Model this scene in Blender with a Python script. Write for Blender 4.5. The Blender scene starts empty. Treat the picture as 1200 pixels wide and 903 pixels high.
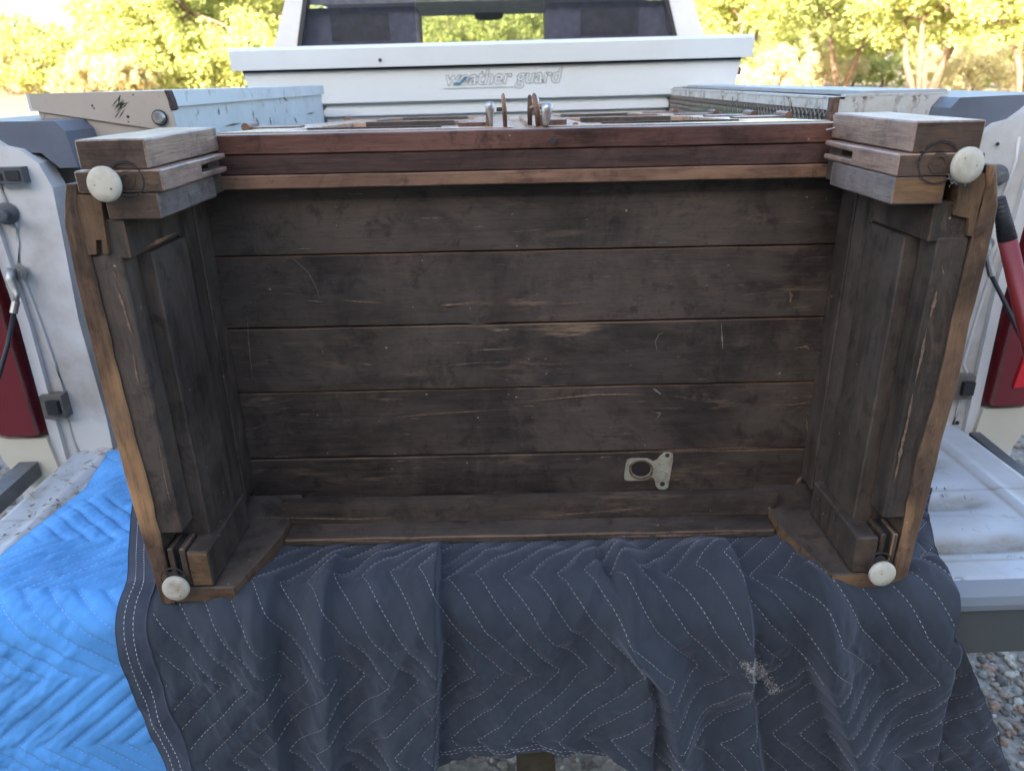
import bpy, bmesh, math, random
import numpy as np
from mathutils import Vector, Matrix
random.seed(7); RNG = np.random.RandomState(11)
SC = bpy.context.scene; COL = SC.collection
# ------------------------------------------------------------ camera, world, sun, exposure
H = 1.48; TH = math.radians(22.4); RO = math.radians(1.2); FPX = 870.0
cd = bpy.data.cameras.new('camera'); cam = bpy.data.objects.new('camera', cd); COL.objects.link(cam)
Rv = Vector((1, 0, 0)); Uv = Vector((0, math.sin(TH), math.cos(TH))); Fv = Vector((0, math.cos(TH), -math.sin(TH)))
Rc = Rv*math.cos(RO) - Uv*math.sin(RO); Uc = Uv*math.cos(RO) + Rv*math.sin(RO)
M = Matrix((Rc, Uc, -Fv)).transposed().to_4x4(); M.translation = (0, 0, H)
cam.matrix_world = M
cd.sensor_width = 9.8; cd.lens = 9.8*FPX/1200; cd.clip_start = 0.02; cd.clip_end = 3000
cd.dof.use_dof = True; cd.dof.focus_distance = 0.98; cd.dof.aperture_fstop = 1.8
SC.camera = cam
SUN_EL = math.radians(20); SUN_AZ = math.radians(200)     # azimuth measured clockwise from +Y; the sun stands low behind the photographer
w = bpy.data.worlds.new('World'); SC.world = w; w.use_nodes = True
nt = w.node_tree; bgn = nt.nodes['Background']; sk = nt.nodes.new('ShaderNodeTexSky')
sk.sky_type = 'NISHITA'; sk.sun_disc = False; sk.sun_elevation = SUN_EL; sk.sun_rotation = SUN_AZ
sk.dust_density = 2.0; sk.air_density = 1.0
nt.links.new(sk.outputs[0], bgn.inputs[0]); bgn.inputs[1].default_value = 0.15
sd = bpy.data.lights.new('sun', 'SUN'); sd.energy = 5.0; sd.angle = math.radians(0.5); sd.color = (1, .965, .9)
sun = bpy.data.objects.new('sun', sd); COL.objects.link(sun)
sdir = Vector((math.sin(SUN_AZ)*math.cos(SUN_EL), math.cos(SUN_AZ)*math.cos(SUN_EL), math.sin(SUN_EL)))
sun.rotation_euler = sdir.to_track_quat('Z', 'Y').to_euler()
SC.view_settings.view_transform = 'Standard'; SC.view_settings.look = 'None'
SC.view_settings.exposure = 2.42; SC.view_settings.gamma = 1.0

# ------------------------------------------------------------ helpers: a photograph pixel measured on a known plane
def ray(px, py):
    xc = (px-600)/FPX; yc = -(py-451.5)/FPX
    return Rc*xc + Uc*yc + Fv
def atY(px, py, Y): d = ray(px, py); t = Y/d[1]; return Vector((d[0]*t, Y, H+d[2]*t))
def atZ(px, py, Z): d = ray(px, py); t = (Z-H)/d[2]; return Vector((d[0]*t, d[1]*t, Z))
def atX(px, py, X): d = ray(px, py); t = X/d[0]; return Vector((X, d[1]*t, H+d[2]*t))

ORG = {}
def empty(name, loc, label, cat, group=None, rot=(0, 0, 0)):
    o = bpy.data.objects.new(name, None); COL.objects.link(o); o.location = loc; o.rotation_euler = rot
    o.empty_display_size = .1; o['label'] = label; o['category'] = cat
    if group: o['group'] = group
    ORG[o.name] = Vector(loc); return o
def tag(o, label, cat, group=None):
    o['label'] = label; o['category'] = cat
    if group: o['group'] = group
    return o
def link_mesh(name, me, parent=None, mats=()):
    o = bpy.data.objects.new(name, me); COL.objects.link(o)
    for m in mats: me.materials.append(m)
    if parent is not None:
        off = ORG[parent.name]; me.transform(Matrix.Translation(-off)); o.parent = parent; ORG[o.name] = off
    return o
def obj(name, bm, mats, parent=None, smooth=False, bevel=0, bevmat=None, org=None, kind=None, label=None):
    """one mesh object from a bmesh in world coordinates; children keep their thing's origin"""
    if bevel:
        es = [e for e in bm.edges if len(e.link_faces) == 2 and e.calc_face_angle(0) > .5]
        kw = {} if bevmat is None else dict(material=bevmat)
        bmesh.ops.bevel(bm, geom=es, offset=bevel, segments=1 if bevmat is not None else 2, affect='EDGES', profile=.6, clamp_overlap=True, **kw)
    bmesh.ops.recalc_face_normals(bm, faces=bm.faces)
    me = bpy.data.meshes.new(name)
    for f in bm.faces: f.smooth = smooth
    bm.to_mesh(me); bm.free()
    if not isinstance(mats, (list, tuple)): mats = [mats]
    o = link_mesh(name, me, parent, mats)
    if parent is None and org is not None:
        me.transform(Matrix.Translation(-Vector(org))); o.location = org; ORG[o.name] = Vector(org)
    if kind: o['kind'] = kind
    if label: o['label'] = label
    return o
def box(bm, x0, x1, y0, y1, z0, z1):
    v = [bm.verts.new(p) for p in ((x0,y0,z0),(x1,y0,z0),(x1,y1,z0),(x0,y1,z0),(x0,y0,z1),(x1,y0,z1),(x1,y1,z1),(x0,y1,z1))]
    for f in ((0,3,2,1),(4,5,6,7),(0,1,5,4),(1,2,6,5),(2,3,7,6),(3,0,4,7)): bm.faces.new([v[i] for i in f])
    return v
def nbox(*a): bm = bmesh.new(); box(bm, *a); return bm
def prism(pts, d, bm=None):
    """polygon pts (3-D points) extruded by vector d"""
    bm = bm or bmesh.new(); d = Vector(d)
    a = [bm.verts.new(p) for p in pts]; b = [bm.verts.new(Vector(p)+d) for p in pts]; n = len(pts)
    bm.faces.new(a); bm.faces.new(b[::-1])
    for i in range(n): bm.faces.new((a[i], b[i], b[(i+1) % n], a[(i+1) % n]))
    return bm
def xz(pts, y0, y1, bm=None): return prism([(x, y0, z) for x, z in pts], (0, y1-y0, 0), bm)
def xy(pts, z0, z1, bm=None): return prism([(x, y, z0) for x, y in pts], (0, 0, z1-z0), bm)
def yz(pts, x0, x1, bm=None): return prism([(x0, y, z) for y, z in pts], (x1-x0, 0, 0), bm)
def tube(bm, pts, r, seg=8, caps=True):
    pts = [Vector(p) for p in pts]; n = len(pts); rs = r if isinstance(r, (list, tuple)) else [r]*n
    rings = []; up = Vector((0, 0, 1))
    for i, p in enumerate(pts):
        t = (pts[min(i+1, n-1)] - pts[max(i-1, 0)]).normalized()
        a = t.cross(up)
        if a.length < .1: a = t.cross(Vector((1, 0, 0)))
        a.normalize(); b = t.cross(a)
        rings.append([bm.verts.new(p + (a*math.cos(q) + b*math.sin(q))*rs[i]) for q in [2*math.pi*k/seg for k in range(seg)]])
    for i in range(n-1):
        for k in range(seg):
            bm.faces.new((rings[i][k], rings[i][(k+1) % seg], rings[i+1][(k+1) % seg], rings[i+1][k]))
    if caps: bm.faces.new(rings[0][::-1]); bm.faces.new(rings[-1])
    return bm
def lathe(prof, c, axis, seg=24, bm=None):
    """prof = [(radius, distance along axis)]"""
    bm = bm or bmesh.new(); axis = Vector(axis).normalized(); c = Vector(c)
    a = axis.cross(Vector((0, 0, 1)));  a = a if a.length > .1 else axis.cross(Vector((1, 0, 0))); a.normalize(); b = axis.cross(a)
    rings = []
    for r, h in prof:
        if r < 1e-6: rings.append([bm.verts.new(c+axis*h)])
        else: rings.append([bm.verts.new(c+axis*h+(a*math.cos(2*math.pi*k/seg)+b*math.sin(2*math.pi*k/seg))*r) for k in range(seg)])
    for i in range(len(rings)-1):
        A, B = rings[i], rings[i+1]
        for k in range(seg):
            k2 = (k+1) % seg
            if len(A) == 1 and len(B) == 1: continue
            if len(A) == 1: bm.faces.new((A[0], B[k2], B[k]))
            elif len(B) == 1: bm.faces.new((A[k], A[k2], B[0]))
            else: bm.faces.new((A[k], A[k2], B[k2], B[k]))
    for rr in (rings[0], rings[-1]):
        if len(rr) > 1: bm.faces.new(rr)
    return bm
def roughen(bm, amp, cell=.02, seed=0):
    """cut long edges and jitter, so that old timber is not ruler-straight"""
    for _ in range(5):
        es = [e for e in bm.edges if e.calc_length() > cell*2]
        if not es: break
        bmesh.ops.subdivide_edges(bm, edges=es, cuts=1, use_grid_fill=True)
    from mathutils import noise
    for v in bm.verts:
        n = noise.noise_vector(v.co*22 + Vector((seed*3.1, 0, 0))) + .5*noise.noise_vector(v.co*70 + Vector((seed, 0, 0)))
        v.co += n*amp
    return bm

# value noise in numpy
def vnoise(x, y, seed=0):
    xi = np.floor(x).astype(np.int64); yi = np.floor(y).astype(np.int64); fx = x-xi; fy = y-yi
    fx = fx*fx*(3-2*fx); fy = fy*fy*(3-2*fy)
    def h(a, b):
        n = (a*374761393 + b*668265263 + seed*974711) & 0xffffffff
        n = ((n ^ (n >> 13))*1274126177) & 0xffffffff
        return ((n ^ (n >> 16)) & 0xffff)/65535.0
    return (h(xi, yi)*(1-fx)+h(xi+1, yi)*fx)*(1-fy) + (h(xi, yi+1)*(1-fx)+h(xi+1, yi+1)*fx)*fy
def fbm(x, y, seed=0, o=4):
    s = 0; a = .5
    for i in range(o): s = s + a*(vnoise(x*2**i, y*2**i, seed+i*17)-.5); a *= .55
    return s
def sstep(a, b, x): t = np.clip((x-a)/(b-a), 0, 1); return t*t*(3-2*t)

# ------------------------------------------------------------ materials
def new_mat(name):
    m = bpy.data.materials.new(name); m.use_nodes = True; n = m.node_tree; b = n.nodes['Principled BSDF']; return m, n, b
def N(n, t, **kw):
    nd = n.nodes.new(t)
    for k, v in kw.items():
        if k in nd.inputs.keys(): nd.inputs[k].default_value = v
        else: setattr(nd, k, v)
    return nd
def coords(n, scale=(1, 1, 1), rnd=True, gen='Object'):
    tc = N(n, 'ShaderNodeTexCoord'); mp = N(n, 'ShaderNodeMapping'); mp.inputs['Scale'].default_value = scale
    if rnd:
        oi = N(n, 'ShaderNodeObjectInfo'); ml = N(n, 'ShaderNodeMath', operation='MULTIPLY'); ml.inputs[1].default_value = 37
        n.links.new(oi.outputs['Random'], ml.inputs[0]); n.links.new(ml.outputs[0], mp.inputs['Location'])
    n.links.new(tc.outputs[gen], mp.inputs['Vector']); return mp.outputs[0]
def noise(n, vec, scale, detail=4, rough=.55, dist=0):
    t = N(n, 'ShaderNodeTexNoise'); t.inputs['Scale'].default_value = scale; t.inputs['Detail'].default_value = detail
    t.inputs['Roughness'].default_value = rough; t.inputs['Distortion'].default_value = dist
    n.links.new(vec, t.inputs['Vector']); return t.outputs['Fac']
def ramp(n, fac, stops):
    r = N(n, 'ShaderNodeValToRGB'); e = r.color_ramp.elements
    while len(e) < len(stops): e.new(.5)
    for i, (p, c) in enumerate(stops):
        e[i].position = p; e[i].color = (c, c, c, 1) if isinstance(c, (int, float)) else (*c, 1)
    n.links.new(fac, r.inputs[0]); return r.outputs[0]
def mix(n, fac, a, b):
    m = N(n, 'ShaderNodeMix', data_type='RGBA')
    for s, v in ((0, fac), (6, a), (7, b)):
        if isinstance(v, (int, float)): m.inputs[s].default_value = v
        elif isinstance(v, tuple): m.inputs[s].default_value = (*v, 1)
        else: n.links.new(v, m.inputs[s])
    return m.outputs[2]
def mul(n, a, b):
    m = N(n, 'ShaderNodeMath', operation='MULTIPLY'); n.links.new(a, m.inputs[0])
    if isinstance(b, (int, float)): m.inputs[1].default_value = b
    else: n.links.new(b, m.inputs[1])
    return m.outputs[0]
def bump(n, b, h, strength=.3, dist=.002):
    u = N(n, 'ShaderNodeBump'); u.inputs['Strength'].default_value = strength; u.inputs['Distance'].default_value = dist
    n.links.new(h, u.inputs['Height']); n.links.new(u.outputs[0], b.inputs['Normal'])

def wood(name, dark, mid, light, axis='x', wear=.62, rough=.62, blotch=.5, grain=1.0, bs=.35, wearscale=1.0):
    """aged timber: fine grain along the axis, broad stains, scraped patches of bare wood, pale specks"""
    wf = lambda c: (c[0]*1.13, c[1]*.95, c[2]*.82)
    dark, mid, light = wf(dark), wf(mid), wf(light)
    m, n, b = new_mat(name)
    s = {'x': (2.2, 34, 34), 'y': (34, 2.2, 34), 'z': (34, 34, 2.2)}[axis]
    s2 = {'x': (3.5, 26, 26), 'y': (26, 3.5, 26), 'z': (26, 26, 3.5)}[axis]
    g = noise(n, coords(n, s), 4.0*grain, 6, .65, .4)
    c = ramp(n, g, [(.3, dark), (.55, mid), (.8, tuple(v*1.35 for v in mid))])
    bl = noise(n, coords(n, (1, 1, 1)), 9, 5, .6)
    c = mix(n, mul(n, ramp(n, bl, [(.38, 0.0), (.62, 1.0)]), blotch), c, dark)
    # dusty grey bloom
    du = noise(n, coords(n, tuple(v*.35 for v in s2)), 2.6, 5, .65)
    c = mix(n, ramp(n, du, [(.48, 0.0), (.72, .42)]), c, tuple(v*1.3+.035 for v in mid))
    cl = noise(n, coords(n, (1, 1, 1)), 3.2, 6, .7, .8); c = mix(n, ramp(n, cl, [(.42, 0.0), (.60, .6)]), c, tuple(v*1.8+q for v, q in zip(mid, (.026, .022, .016))))
    ck = noise(n, coords(n, (1, 1, 1)), 26, 6, .75, .4); c = mix(n, ramp(n, ck, [(.53, 0.0), (.66, .6)]), c, tuple(v*.55 for v in dark))
    gs = noise(n, coords(n, tuple(q*1.6 for q in s)), 9, 5, .75); c = mix(n, ramp(n, gs, [(.54, 0.0), (.66, .45)]), c, tuple(v*.45 for v in dark)); c = mix(n, ramp(n, gs, [(.30, .35), (.42, 0.0)]), c, tuple(v*1.9+q for v, q in zip(mid, (.024, .018, .012))))
    # scraped bare wood
    a = noise(n, coords(n, s2), 1.15*wearscale, 7, .72, .3); a2 = noise(n, coords(n, (1, 1, 1)), 6.5, 3, .5)
    wm = mul(n, ramp(n, a, [(wear-.03, 0.0), (wear+.05, 1.0)]), ramp(n, a2, [(.5, 0.0), (.66, 1.0)]))
    c = mix(n, wm, c, light)
    pa = noise(n, coords(n, tuple(.35*q/3.5+.65*.6 for q in s2)), 14, 6, .7, .5); pb = noise(n, coords(n), 4.5, 2)
    c = mix(n, mul(n, mul(n, ramp(n, pa, [(.56, 0.0), (.66, 1.0)]), ramp(n, pb, [(.42, 0.0), (.56, 1.0)])), .7), c, tuple(a_*.5+b_*.5 for a_, b_ in zip(mid, light)))
    v = N(n, 'ShaderNodeTexVoronoi'); v.inputs['Scale'].default_value = 46; n.links.new(coords(n), v.inputs['Vector'])
    sp = ramp(n, v.outputs['Distance'], [(.045, 1.0), (.085, 0.0)])
    vm = noise(n, coords(n), 60, 1); sp = mul(n, sp, ramp(n, vm, [(.56, 0.0), (.6, .8)]))
    c = mix(n, sp, c, (.33, .27, .21))
    n.links.new(c, b.inputs['Base Color'])
    rr = ramp(n, g, [(.3, rough-.08), (.8, min(1, rough+.15))]); n.links.new(rr, b.inputs['Roughness'])
    b.inputs['Specular IOR Level'].default_value = .35
    fine = noise(n, coords(n, tuple(q*2.5 for q in s)), 6, 4, .7)
    bump(n, b, mix(n, .5, fine, g), bs, .0016)
    return m
def paint(name, col, dirt=(.25, .2, .14), dirtamt=.5, rust=(.16, .06, .025), rustamt=0.0, rough=.42, scale=8, chips=0.0, bs=.1):
    m, n, b = new_mat(name)
    a = noise(n, coords(n), scale, 7, .65)
    c = mix(n, mul(n, ramp(n, a, [(.45, 0.0), (.78, 1.0)]), dirtamt), col, dirt)
    a3 = noise(n, coords(n), scale*.35, 3, .5); c = mix(n, ramp(n, a3, [(.35, 0.0), (.7, .14)]), c, tuple(v*.7 for v in col))
    if rustamt:
        r = noise(n, coords(n, (1, 1, .45)), scale*4.5, 8, .72, .6); r2 = noise(n, coords(n), scale*.9, 3)
        rm = mul(n, ramp(n, r, [(.63-.06*rustamt, 0.0), (.68-.05*rustamt, 1.0)]), ramp(n, r2, [(.45, 0.0), (.6, 1.0)]))
        c = mix(n, rm, c, rust)
    if chips:
        v = noise(n, coords(n, (.5, 6, 3)), scale*7, 5, .8); v2 = noise(n, coords(n), scale*1.3, 2)
        cm = mul(n, ramp(n, v, [(.66, 0.0), (.7, chips)]), ramp(n, v2, [(.46, 0.0), (.56, 1.0)])); c = mix(n, cm, c, (.05, .042, .035))
    n.links.new(c, b.inputs['Base Color'])
    n.links.new(ramp(n, a, [(.3, rough), (.8, min(1, rough+.3))]), b.inputs['Roughness'])
    bump(n, b, a, bs, .002); return m
def plain(name, col, rough=.5, metal=0.0, var=.25, scale=30, bs=.15, **kw):
    m, n, b = new_mat(name); a = noise(n, coords(n), scale, 5)
    n.links.new(mix(n, ramp(n, a, [(.35, 0.0), (.7, 1.0)]), tuple(v*(1-var) for v in col), tuple(min(1, v*(1+var)) for v in col)), b.inputs['Base Color'])
    b.inputs['Roughness'].default_value = rough; b.inputs['Metallic'].default_value = metal
    for k, v in kw.items(): b.inputs[k.replace('_', ' ')].default_value = v
    bump(n, b, a, bs, .001); return m

W_BOARD = wood('underside_board_wood', (.016, .014, .0135), (.041, .035, .0325), (.17, .135, .10), 'x', wear=.62)
W_SIDE = wood('side_rail_wood', (.024, .021, .019), (.052, .045, .041), (.16, .115, .08), 'z', wear=.66, grain=.8)
W_WORN = wood('worn_edge_wood', (.028, .019, .014), (.115, .075, .048), (.38, .24, .13), 'z', wear=.47, blotch=.85, wearscale=.45)
W_WORNX = wood('worn_edge_wood_across', (.03, .02, .013), (.085, .055, .034), (.20, .13, .08), 'x', wear=.52, blotch=.7)
W_RED = wood('red_brown_rail_wood', (.02, .011, .010), (.088, .043, .036), (.15, .085, .065), 'x', wear=.62, rough=.42, blotch=.5, grain=1.5)
W_RED2 = wood('dull_red_brown_rail_wood', (.026, .015, .015), (.058, .034, .031), (.10, .06, .04), 'x', wear=.7, rough=.55, blotch=.3)
W_BRN = wood('bare_brown_rail_wood', (.045, .027, .02), (.13, .08, .055), (.23, .15, .10), 'x', wear=.55, rough=.6, blotch=.7)
W_LEG = wood('leg_block_side_wood', (.075, .057, .050), (.215, .165, .145), (.33, .26, .22), 'y', wear=.58, rough=.36, blotch=.5, bs=.7)  # colour raised to include the strong light on block sides and tops
W_LEGG = wood('grey_leg_block_wood', (.07, .066, .07), (.125, .118, .122), (.2, .17, .15), 'y', wear=.66, rough=.6, blotch=.3, bs=.8)
W_END = wood('leg_end_wood', (.024, .018, .015), (.066, .047, .036), (.22, .15, .09), 'x', wear=.58, rough=.7, blotch=.7)
W_END2 = wood('pale_leg_end_wood', (.05, .034, .02), (.14, .09, .05), (.27, .18, .10), 'x', wear=.56, rough=.75, blotch=.6)
W_DOOR = wood('door_front_wood', (.16, .125, .10), (.27, .22, .18), (.3, .25, .2), 'x', wear=.66, rough=.22, blotch=.3)  # pale tone carries the sky's sheen on the varnish, put into the colour
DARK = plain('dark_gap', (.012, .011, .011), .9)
GLIDE = paint('ivory_glide_plastic', (.56, .51, .41), dirt=(.24, .17, .10), dirtamt=.75, rough=.45, scale=40)
COPPER = plain('worn_copper_plate', (.20, .115, .085), .45, .6, .35, 60)
STEEL = plain('grey_steel', (.35, .34, .33), .4, .8, .3, 80)
NICKEL = plain('dull_nickel', (.42, .40, .40), .38, 1.0, .15, 60)
PLATE = paint('tarnished_plate_metal', (.34, .32, .24), dirt=(.13, .07, .045), dirtamt=1.0, rust=(.12, .05, .03), rustamt=1, rough=.6, scale=45)
WHITE = paint('white_truck_paint', (.64, .64, .64), dirt=(.36, .33, .29), dirtamt=.35, rough=.33, scale=5)
JAMB = paint('dusty_white_jamb_paint', (.60, .595, .585), dirt=(.27, .22, .17), dirtamt=1.0, rough=.42, scale=5, chips=.5, bs=.25)
TGATE = paint('scratched_tailgate_paint', (.45, .48, .52), dirt=(.34, .29, .22), dirtamt=.55, rust=(.10, .075, .05), rustamt=.9, rough=.38, scale=9, chips=1.0)
CREAM = paint('cream_panel_paint', (.62, .575, .47), dirt=(.4, .34, .26), dirtamt=.3, rough=.4, scale=6)
TBOX = paint('pale_toolbox_paint', (.57, .605, .62), dirt=(.37, .36, .33), dirtamt=.4, rust=(.12, .09, .06), rustamt=.9, rough=.4, scale=10, chips=.8)
TBOXN = paint('clean_toolbox_paint', (.55, .595, .62), dirt=(.42, .42, .4), dirtamt=.3, rough=.36, scale=5)
TBEIGE = paint('beige_toolbox_end_paint', (.40, .345, .29), dirt=(.30, .24, .19), dirtamt=.4, rust=(.09, .06, .05), rustamt=.25, rough=.45, scale=8)
RTRAY = paint('rusty_tray_paint', (.50, .50, .47), dirt=(.3, .22, .14), dirtamt=.6, rust=(.11, .05, .025), rustamt=2.2, rough=.5, scale=16, chips=.8)
CAP = plain('blue_grey_rail_cap_plastic', (.115, .13, .165), .45, 0, .15, 12)
GATEEDGE = paint('blue_grey_tailgate_edge', (.20, .225, .26), dirt=(.26, .23, .19), dirtamt=.4, rough=.4, scale=12)
GATEDARK = paint('dark_tailgate_skin', (.072, .078, .075), dirt=(.12, .11, .09), dirtamt=.4, rough=.45, scale=9)
RUBBER = plain('black_rubber', (.018, .018, .02), .6)
GREYPL = plain('grey_plastic', (.085, .088, .095), .5)
RED = plain('red_paint', (.23, .03, .03), .3, 0, .15, 20)
GREEN = plain('green_plastic', (.03, .24, .07), .45, 0, .3, 60)
m_, n_, b_ = new_mat('red_lens'); LENS = m_
b_.inputs['Base Color'].default_value = (.15, .012, .016, 1); b_.inputs['Roughness'].default_value = .2; b_.inputs['Coat Weight'].default_value = .6
wv = N(n_, 'ShaderNodeTexWave', wave_type='BANDS', bands_direction='Z'); wv.inputs['Scale'].default_value = 60
n_.links.new(coords(n_), wv.inputs['Vector']); bump(n_, b_, wv.outputs['Fac'], .08, .002)
m_, n_, b_ = new_mat('bright_red_lens'); LENS2 = m_
b_.inputs['Base Color'].default_value = (.55, .02, .03, 1); b_.inputs['Roughness'].default_value = .12
LENSD = plain('dark_red_lens_border', (.07, .012, .014), .2)

def cloth(name, col, sheen=.3, tint=(.5, .5, .6)):
    m, n, b = new_mat(name)
    a = noise(n, coords(n), 7, 5, .6); f = noise(n, coords(n), 900, 2, .5); l = noise(n, coords(n, (1, 1, .3)), 60, 5, .7)
    c = mix(n, ramp(n, a, [(.35, 0.0), (.7, 1.0)]), tuple(v*.78 for v in col), tuple(v*1.2 for v in col))
    c = mix(n, ramp(n, l, [(.56, 0.0), (.75, .35)]), c, tuple(v*1.5+.01 for v in col))
    v = N(n, 'ShaderNodeTexVoronoi'); v.inputs['Scale'].default_value = 70; n.links.new(coords(n), v.inputs['Vector'])
    vm = noise(n, coords(n), 40, 1)
    c = mix(n, mul(n, ramp(n, v.outputs['Distance'], [(.03, .6), (.06, 0.0)]), ramp(n, vm, [(.58, 0.0), (.62, 1.0)])), c, (.32, .3, .28))
    n.links.new(c, b.inputs['Base Color']); b.inputs['Roughness'].default_value = .88
    b.inputs['Sheen Weight'].default_value = sheen; b.inputs['Sheen Roughness'].default_value = .5; b.inputs['Sheen Tint'].default_value = (*tint, 1)
    fw = noise(n, coords(n, (1, 1, 1)), 240, 3, .6); bump(n, b, mix(n, .5, f, fw), .35, .0008); return m
NAVY = cloth('navy_quilt_cloth', (.029, .034, .044))
NAVY2 = cloth('navy_binding_cloth', (.043, .049, .068))
BLUE = cloth('bright_blue_quilt_cloth', (.10, .33, .70), .2, (.3, .6, 1))
THREAD = plain('white_thread', (.55, .55, .52), .8)
THREADB = plain('pale_blue_thread', (.52, .64, .72), .8)
FLUFF = plain('torn_batting', (.42, .39, .36), .95, 0, .5, 300, .6)

# ------------------------------------------------------------ the ground
def gz(x, y):
    """terrain height: level round the truck, then a gentle rise, higher on the left"""
    t = sstep(8., 36., y); return t*(1.02 - .0215*np.clip(x, -60, 60))
m_, n_, b_ = new_mat('gravel_and_sand'); GROUND = m_
v = N(n_, 'ShaderNodeTexVoronoi'); v.inputs['Scale'].default_value = 55; v.inputs['Randomness'].default_value = 1; n_.links.new(coords(n_, rnd=False), v.inputs['Vector'])
a = noise(n_, coords(n_, rnd=False), 3, 6)
cg = mix(n_, .55, ramp(n_, v.outputs['Color'], [(.1, (.10, .09, .08)), (.5, (.24, .215, .19)), (.9, (.38, .35, .31))]), mix(n_, a, (.19, .165, .14), (.29, .26, .225)))
geo = N(n_, 'ShaderNodeNewGeometry'); sx = N(n_, 'ShaderNodeSeparateXYZ'); n_.links.new(geo.outputs['Position'], sx.inputs[0])
fr = N(n_, 'ShaderNodeMapRange'); fr.inputs['From Min'].default_value = 9; fr.inputs['From Max'].default_value = 14; n_.links.new(sx.outputs['Y'], fr.inputs['Value'])
cs = mix(n_, noise(n_, coords(n_, rnd=False), .6, 6), (.27, .195, .105), (.36, .27, .16))
n_.links.new(mix(n_, fr.outputs[0], cg, cs), b_.inputs['Base Color']); b_.inputs['Roughness'].default_value = .95
bump(n_, b_, v.outputs['Distance'], .8, .012)
xs = np.concatenate([[-1500, -500, -150], np.linspace(-70, 70, 71), [150, 500, 1500]]); ys = np.concatenate([[-1500, -300, -60], np.linspace(-20, 80, 71), [150, 400, 2500]])
X, Y = np.meshgrid(xs, ys); Z = gz(X, Y) + .05*fbm(X*.3, Y*.3, 5)*sstep(8, 20, Y)
vs = np.stack([X, Y, Z], -1).reshape(-1, 3); nx = len(xs)
fs = [(j*nx+i, j*nx+i+1, (j+1)*nx+i+1, (j+1)*nx+i) for j in range(len(ys)-1) for i in range(nx-1)]
me = bpy.data.meshes.new('ground'); me.from_pydata([tuple(p) for p in vs], [], fs); g = link_mesh('ground', me, None, [GROUND]); g['kind'] = 'structure'
for p in me.polygons: p.use_smooth = True

# loose stones where the gravel is seen near the tailgate
def ico(sub):
    bm = bmesh.new(); bmesh.ops.create_icosphere(bm, subdivisions=sub, radius=1)
    v = np.array([p.co[:] for p in bm.verts]); f = [[q.index for q in p.verts] for p in bm.faces]; bm.free(); return v, np.array(f)
def stones(name, regions, cols, sub=2):
    V0, F0 = ico(sub); VV = []; FF = []; MI = []; base = 0
    for (x0, x1, y0, y1, cnt, smin, smax) in regions:
        for _ in range(cnt):
            x = RNG.uniform(x0, x1); y = RNG.uniform(y0, y1); s = smin + (smax-smin)*RNG.rand()**3
            sc = s*np.array([1, RNG.uniform(.55, .9), RNG.uniform(.35, .6)])
            p = V0*(1+.16*(RNG.rand(len(V0), 1)-.5)); p = p + .12*np.sin(V0[:, [1, 2, 0]]*3+RNG.rand(3)*6)
            p = p*sc; t = RNG.rand()*6.28; c, q = math.cos(t), math.sin(t)
            p = np.stack([p[:, 0]*c-p[:, 1]*q, p[:, 0]*q+p[:, 1]*c, p[:, 2]+.15*p[:, 0]*RNG.uniform(-1, 1)], 1) + [x, y, sc[2]*.45]
            VV.append(p); FF.append(F0+base); MI += [RNG.randint(len(cols))]*len(F0); base += len(V0)
    me = bpy.data.meshes.new(name); me.from_pydata(np.concatenate(VV).tolist(), [], np.concatenate(FF).tolist())
    for p, i in zip(me.polygons, MI): p.use_smooth = True; p.material_index = i
    o = link_mesh(name, me, None, cols); o['kind'] = 'stuff'; return o
SCOL = [plain('stone_tone_%s' % k, c, .85, 0, .3, 120, .4) for k, c in (('warm', (.27, .235, .20)), ('grey', (.20, .195, .185)), ('pale', (.40, .37, .33)), ('dark', (.11, .10, .095)), ('rust', (.27, .18, .13)))]
g = stones('gravel', [(.85, 1.75, 1.0, 1.95, 2400, .006, .021), (1.1, 2.6, 1.9, 3.8, 1500, .012, .03), (-.35, .35, .75, 1.5, 900, .006, .018), (-2.6, -1.0, 1.2, 3.4, 1900, .01, .028)], SCOL, 1)
tag(g, 'loose grey and tan pebbles of the gravel under and beside the tailgate', 'gravel')

# ------------------------------------------------------------ the house behind the photographer that shades the truck
STUCCO = plain('tan_stucco', (.48, .40, .31), .9, 0, .12, 20); ROOFM = plain('brown_roof_shingle', (.16, .10, .075), .9, 0, .3, 15)
WGL, n_, b_ = new_mat('house_window_glass'); b_.inputs['Base Color'].default_value = (.03, .04, .05, 1); b_.inputs['Roughness'].default_value = .08
hs = empty('house', (0, -6.2, 0), 'tan stucco house with brown roof behind the photographer, mirrored in the truck rear window', 'house')
obj('wall', nbox(-19, 14, -14, -6.2, 0, 5.3), STUCCO, hs)
obj('roof', yz([(-14.6, 5.1), (-5.6, 5.1), (-5.6, 5.35), (-10.1, 7.4), (-14.6, 5.35)], -19.6, 14.6), ROOFM, hs)
for x0 in (-9, -4.2, 2.6, 7.5):
    for z0 in (.9, 3.5):
        f = obj('window', nbox(x0, x0+1.5, -6.2, -6.14, z0, z0+1.2), plain('white_window_frame', (.7, .7, .68), .5), hs)
        obj('pane', nbox(x0+.08, x0+1.42, -6.15, -6.125, z0+.08, z0+1.12), WGL, f)
obj('door', nbox(-.7, .3, -6.2, -6.13, 0, 2.1), plain('dark_door_paint', (.10, .06, .045), .5), hs)

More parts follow.
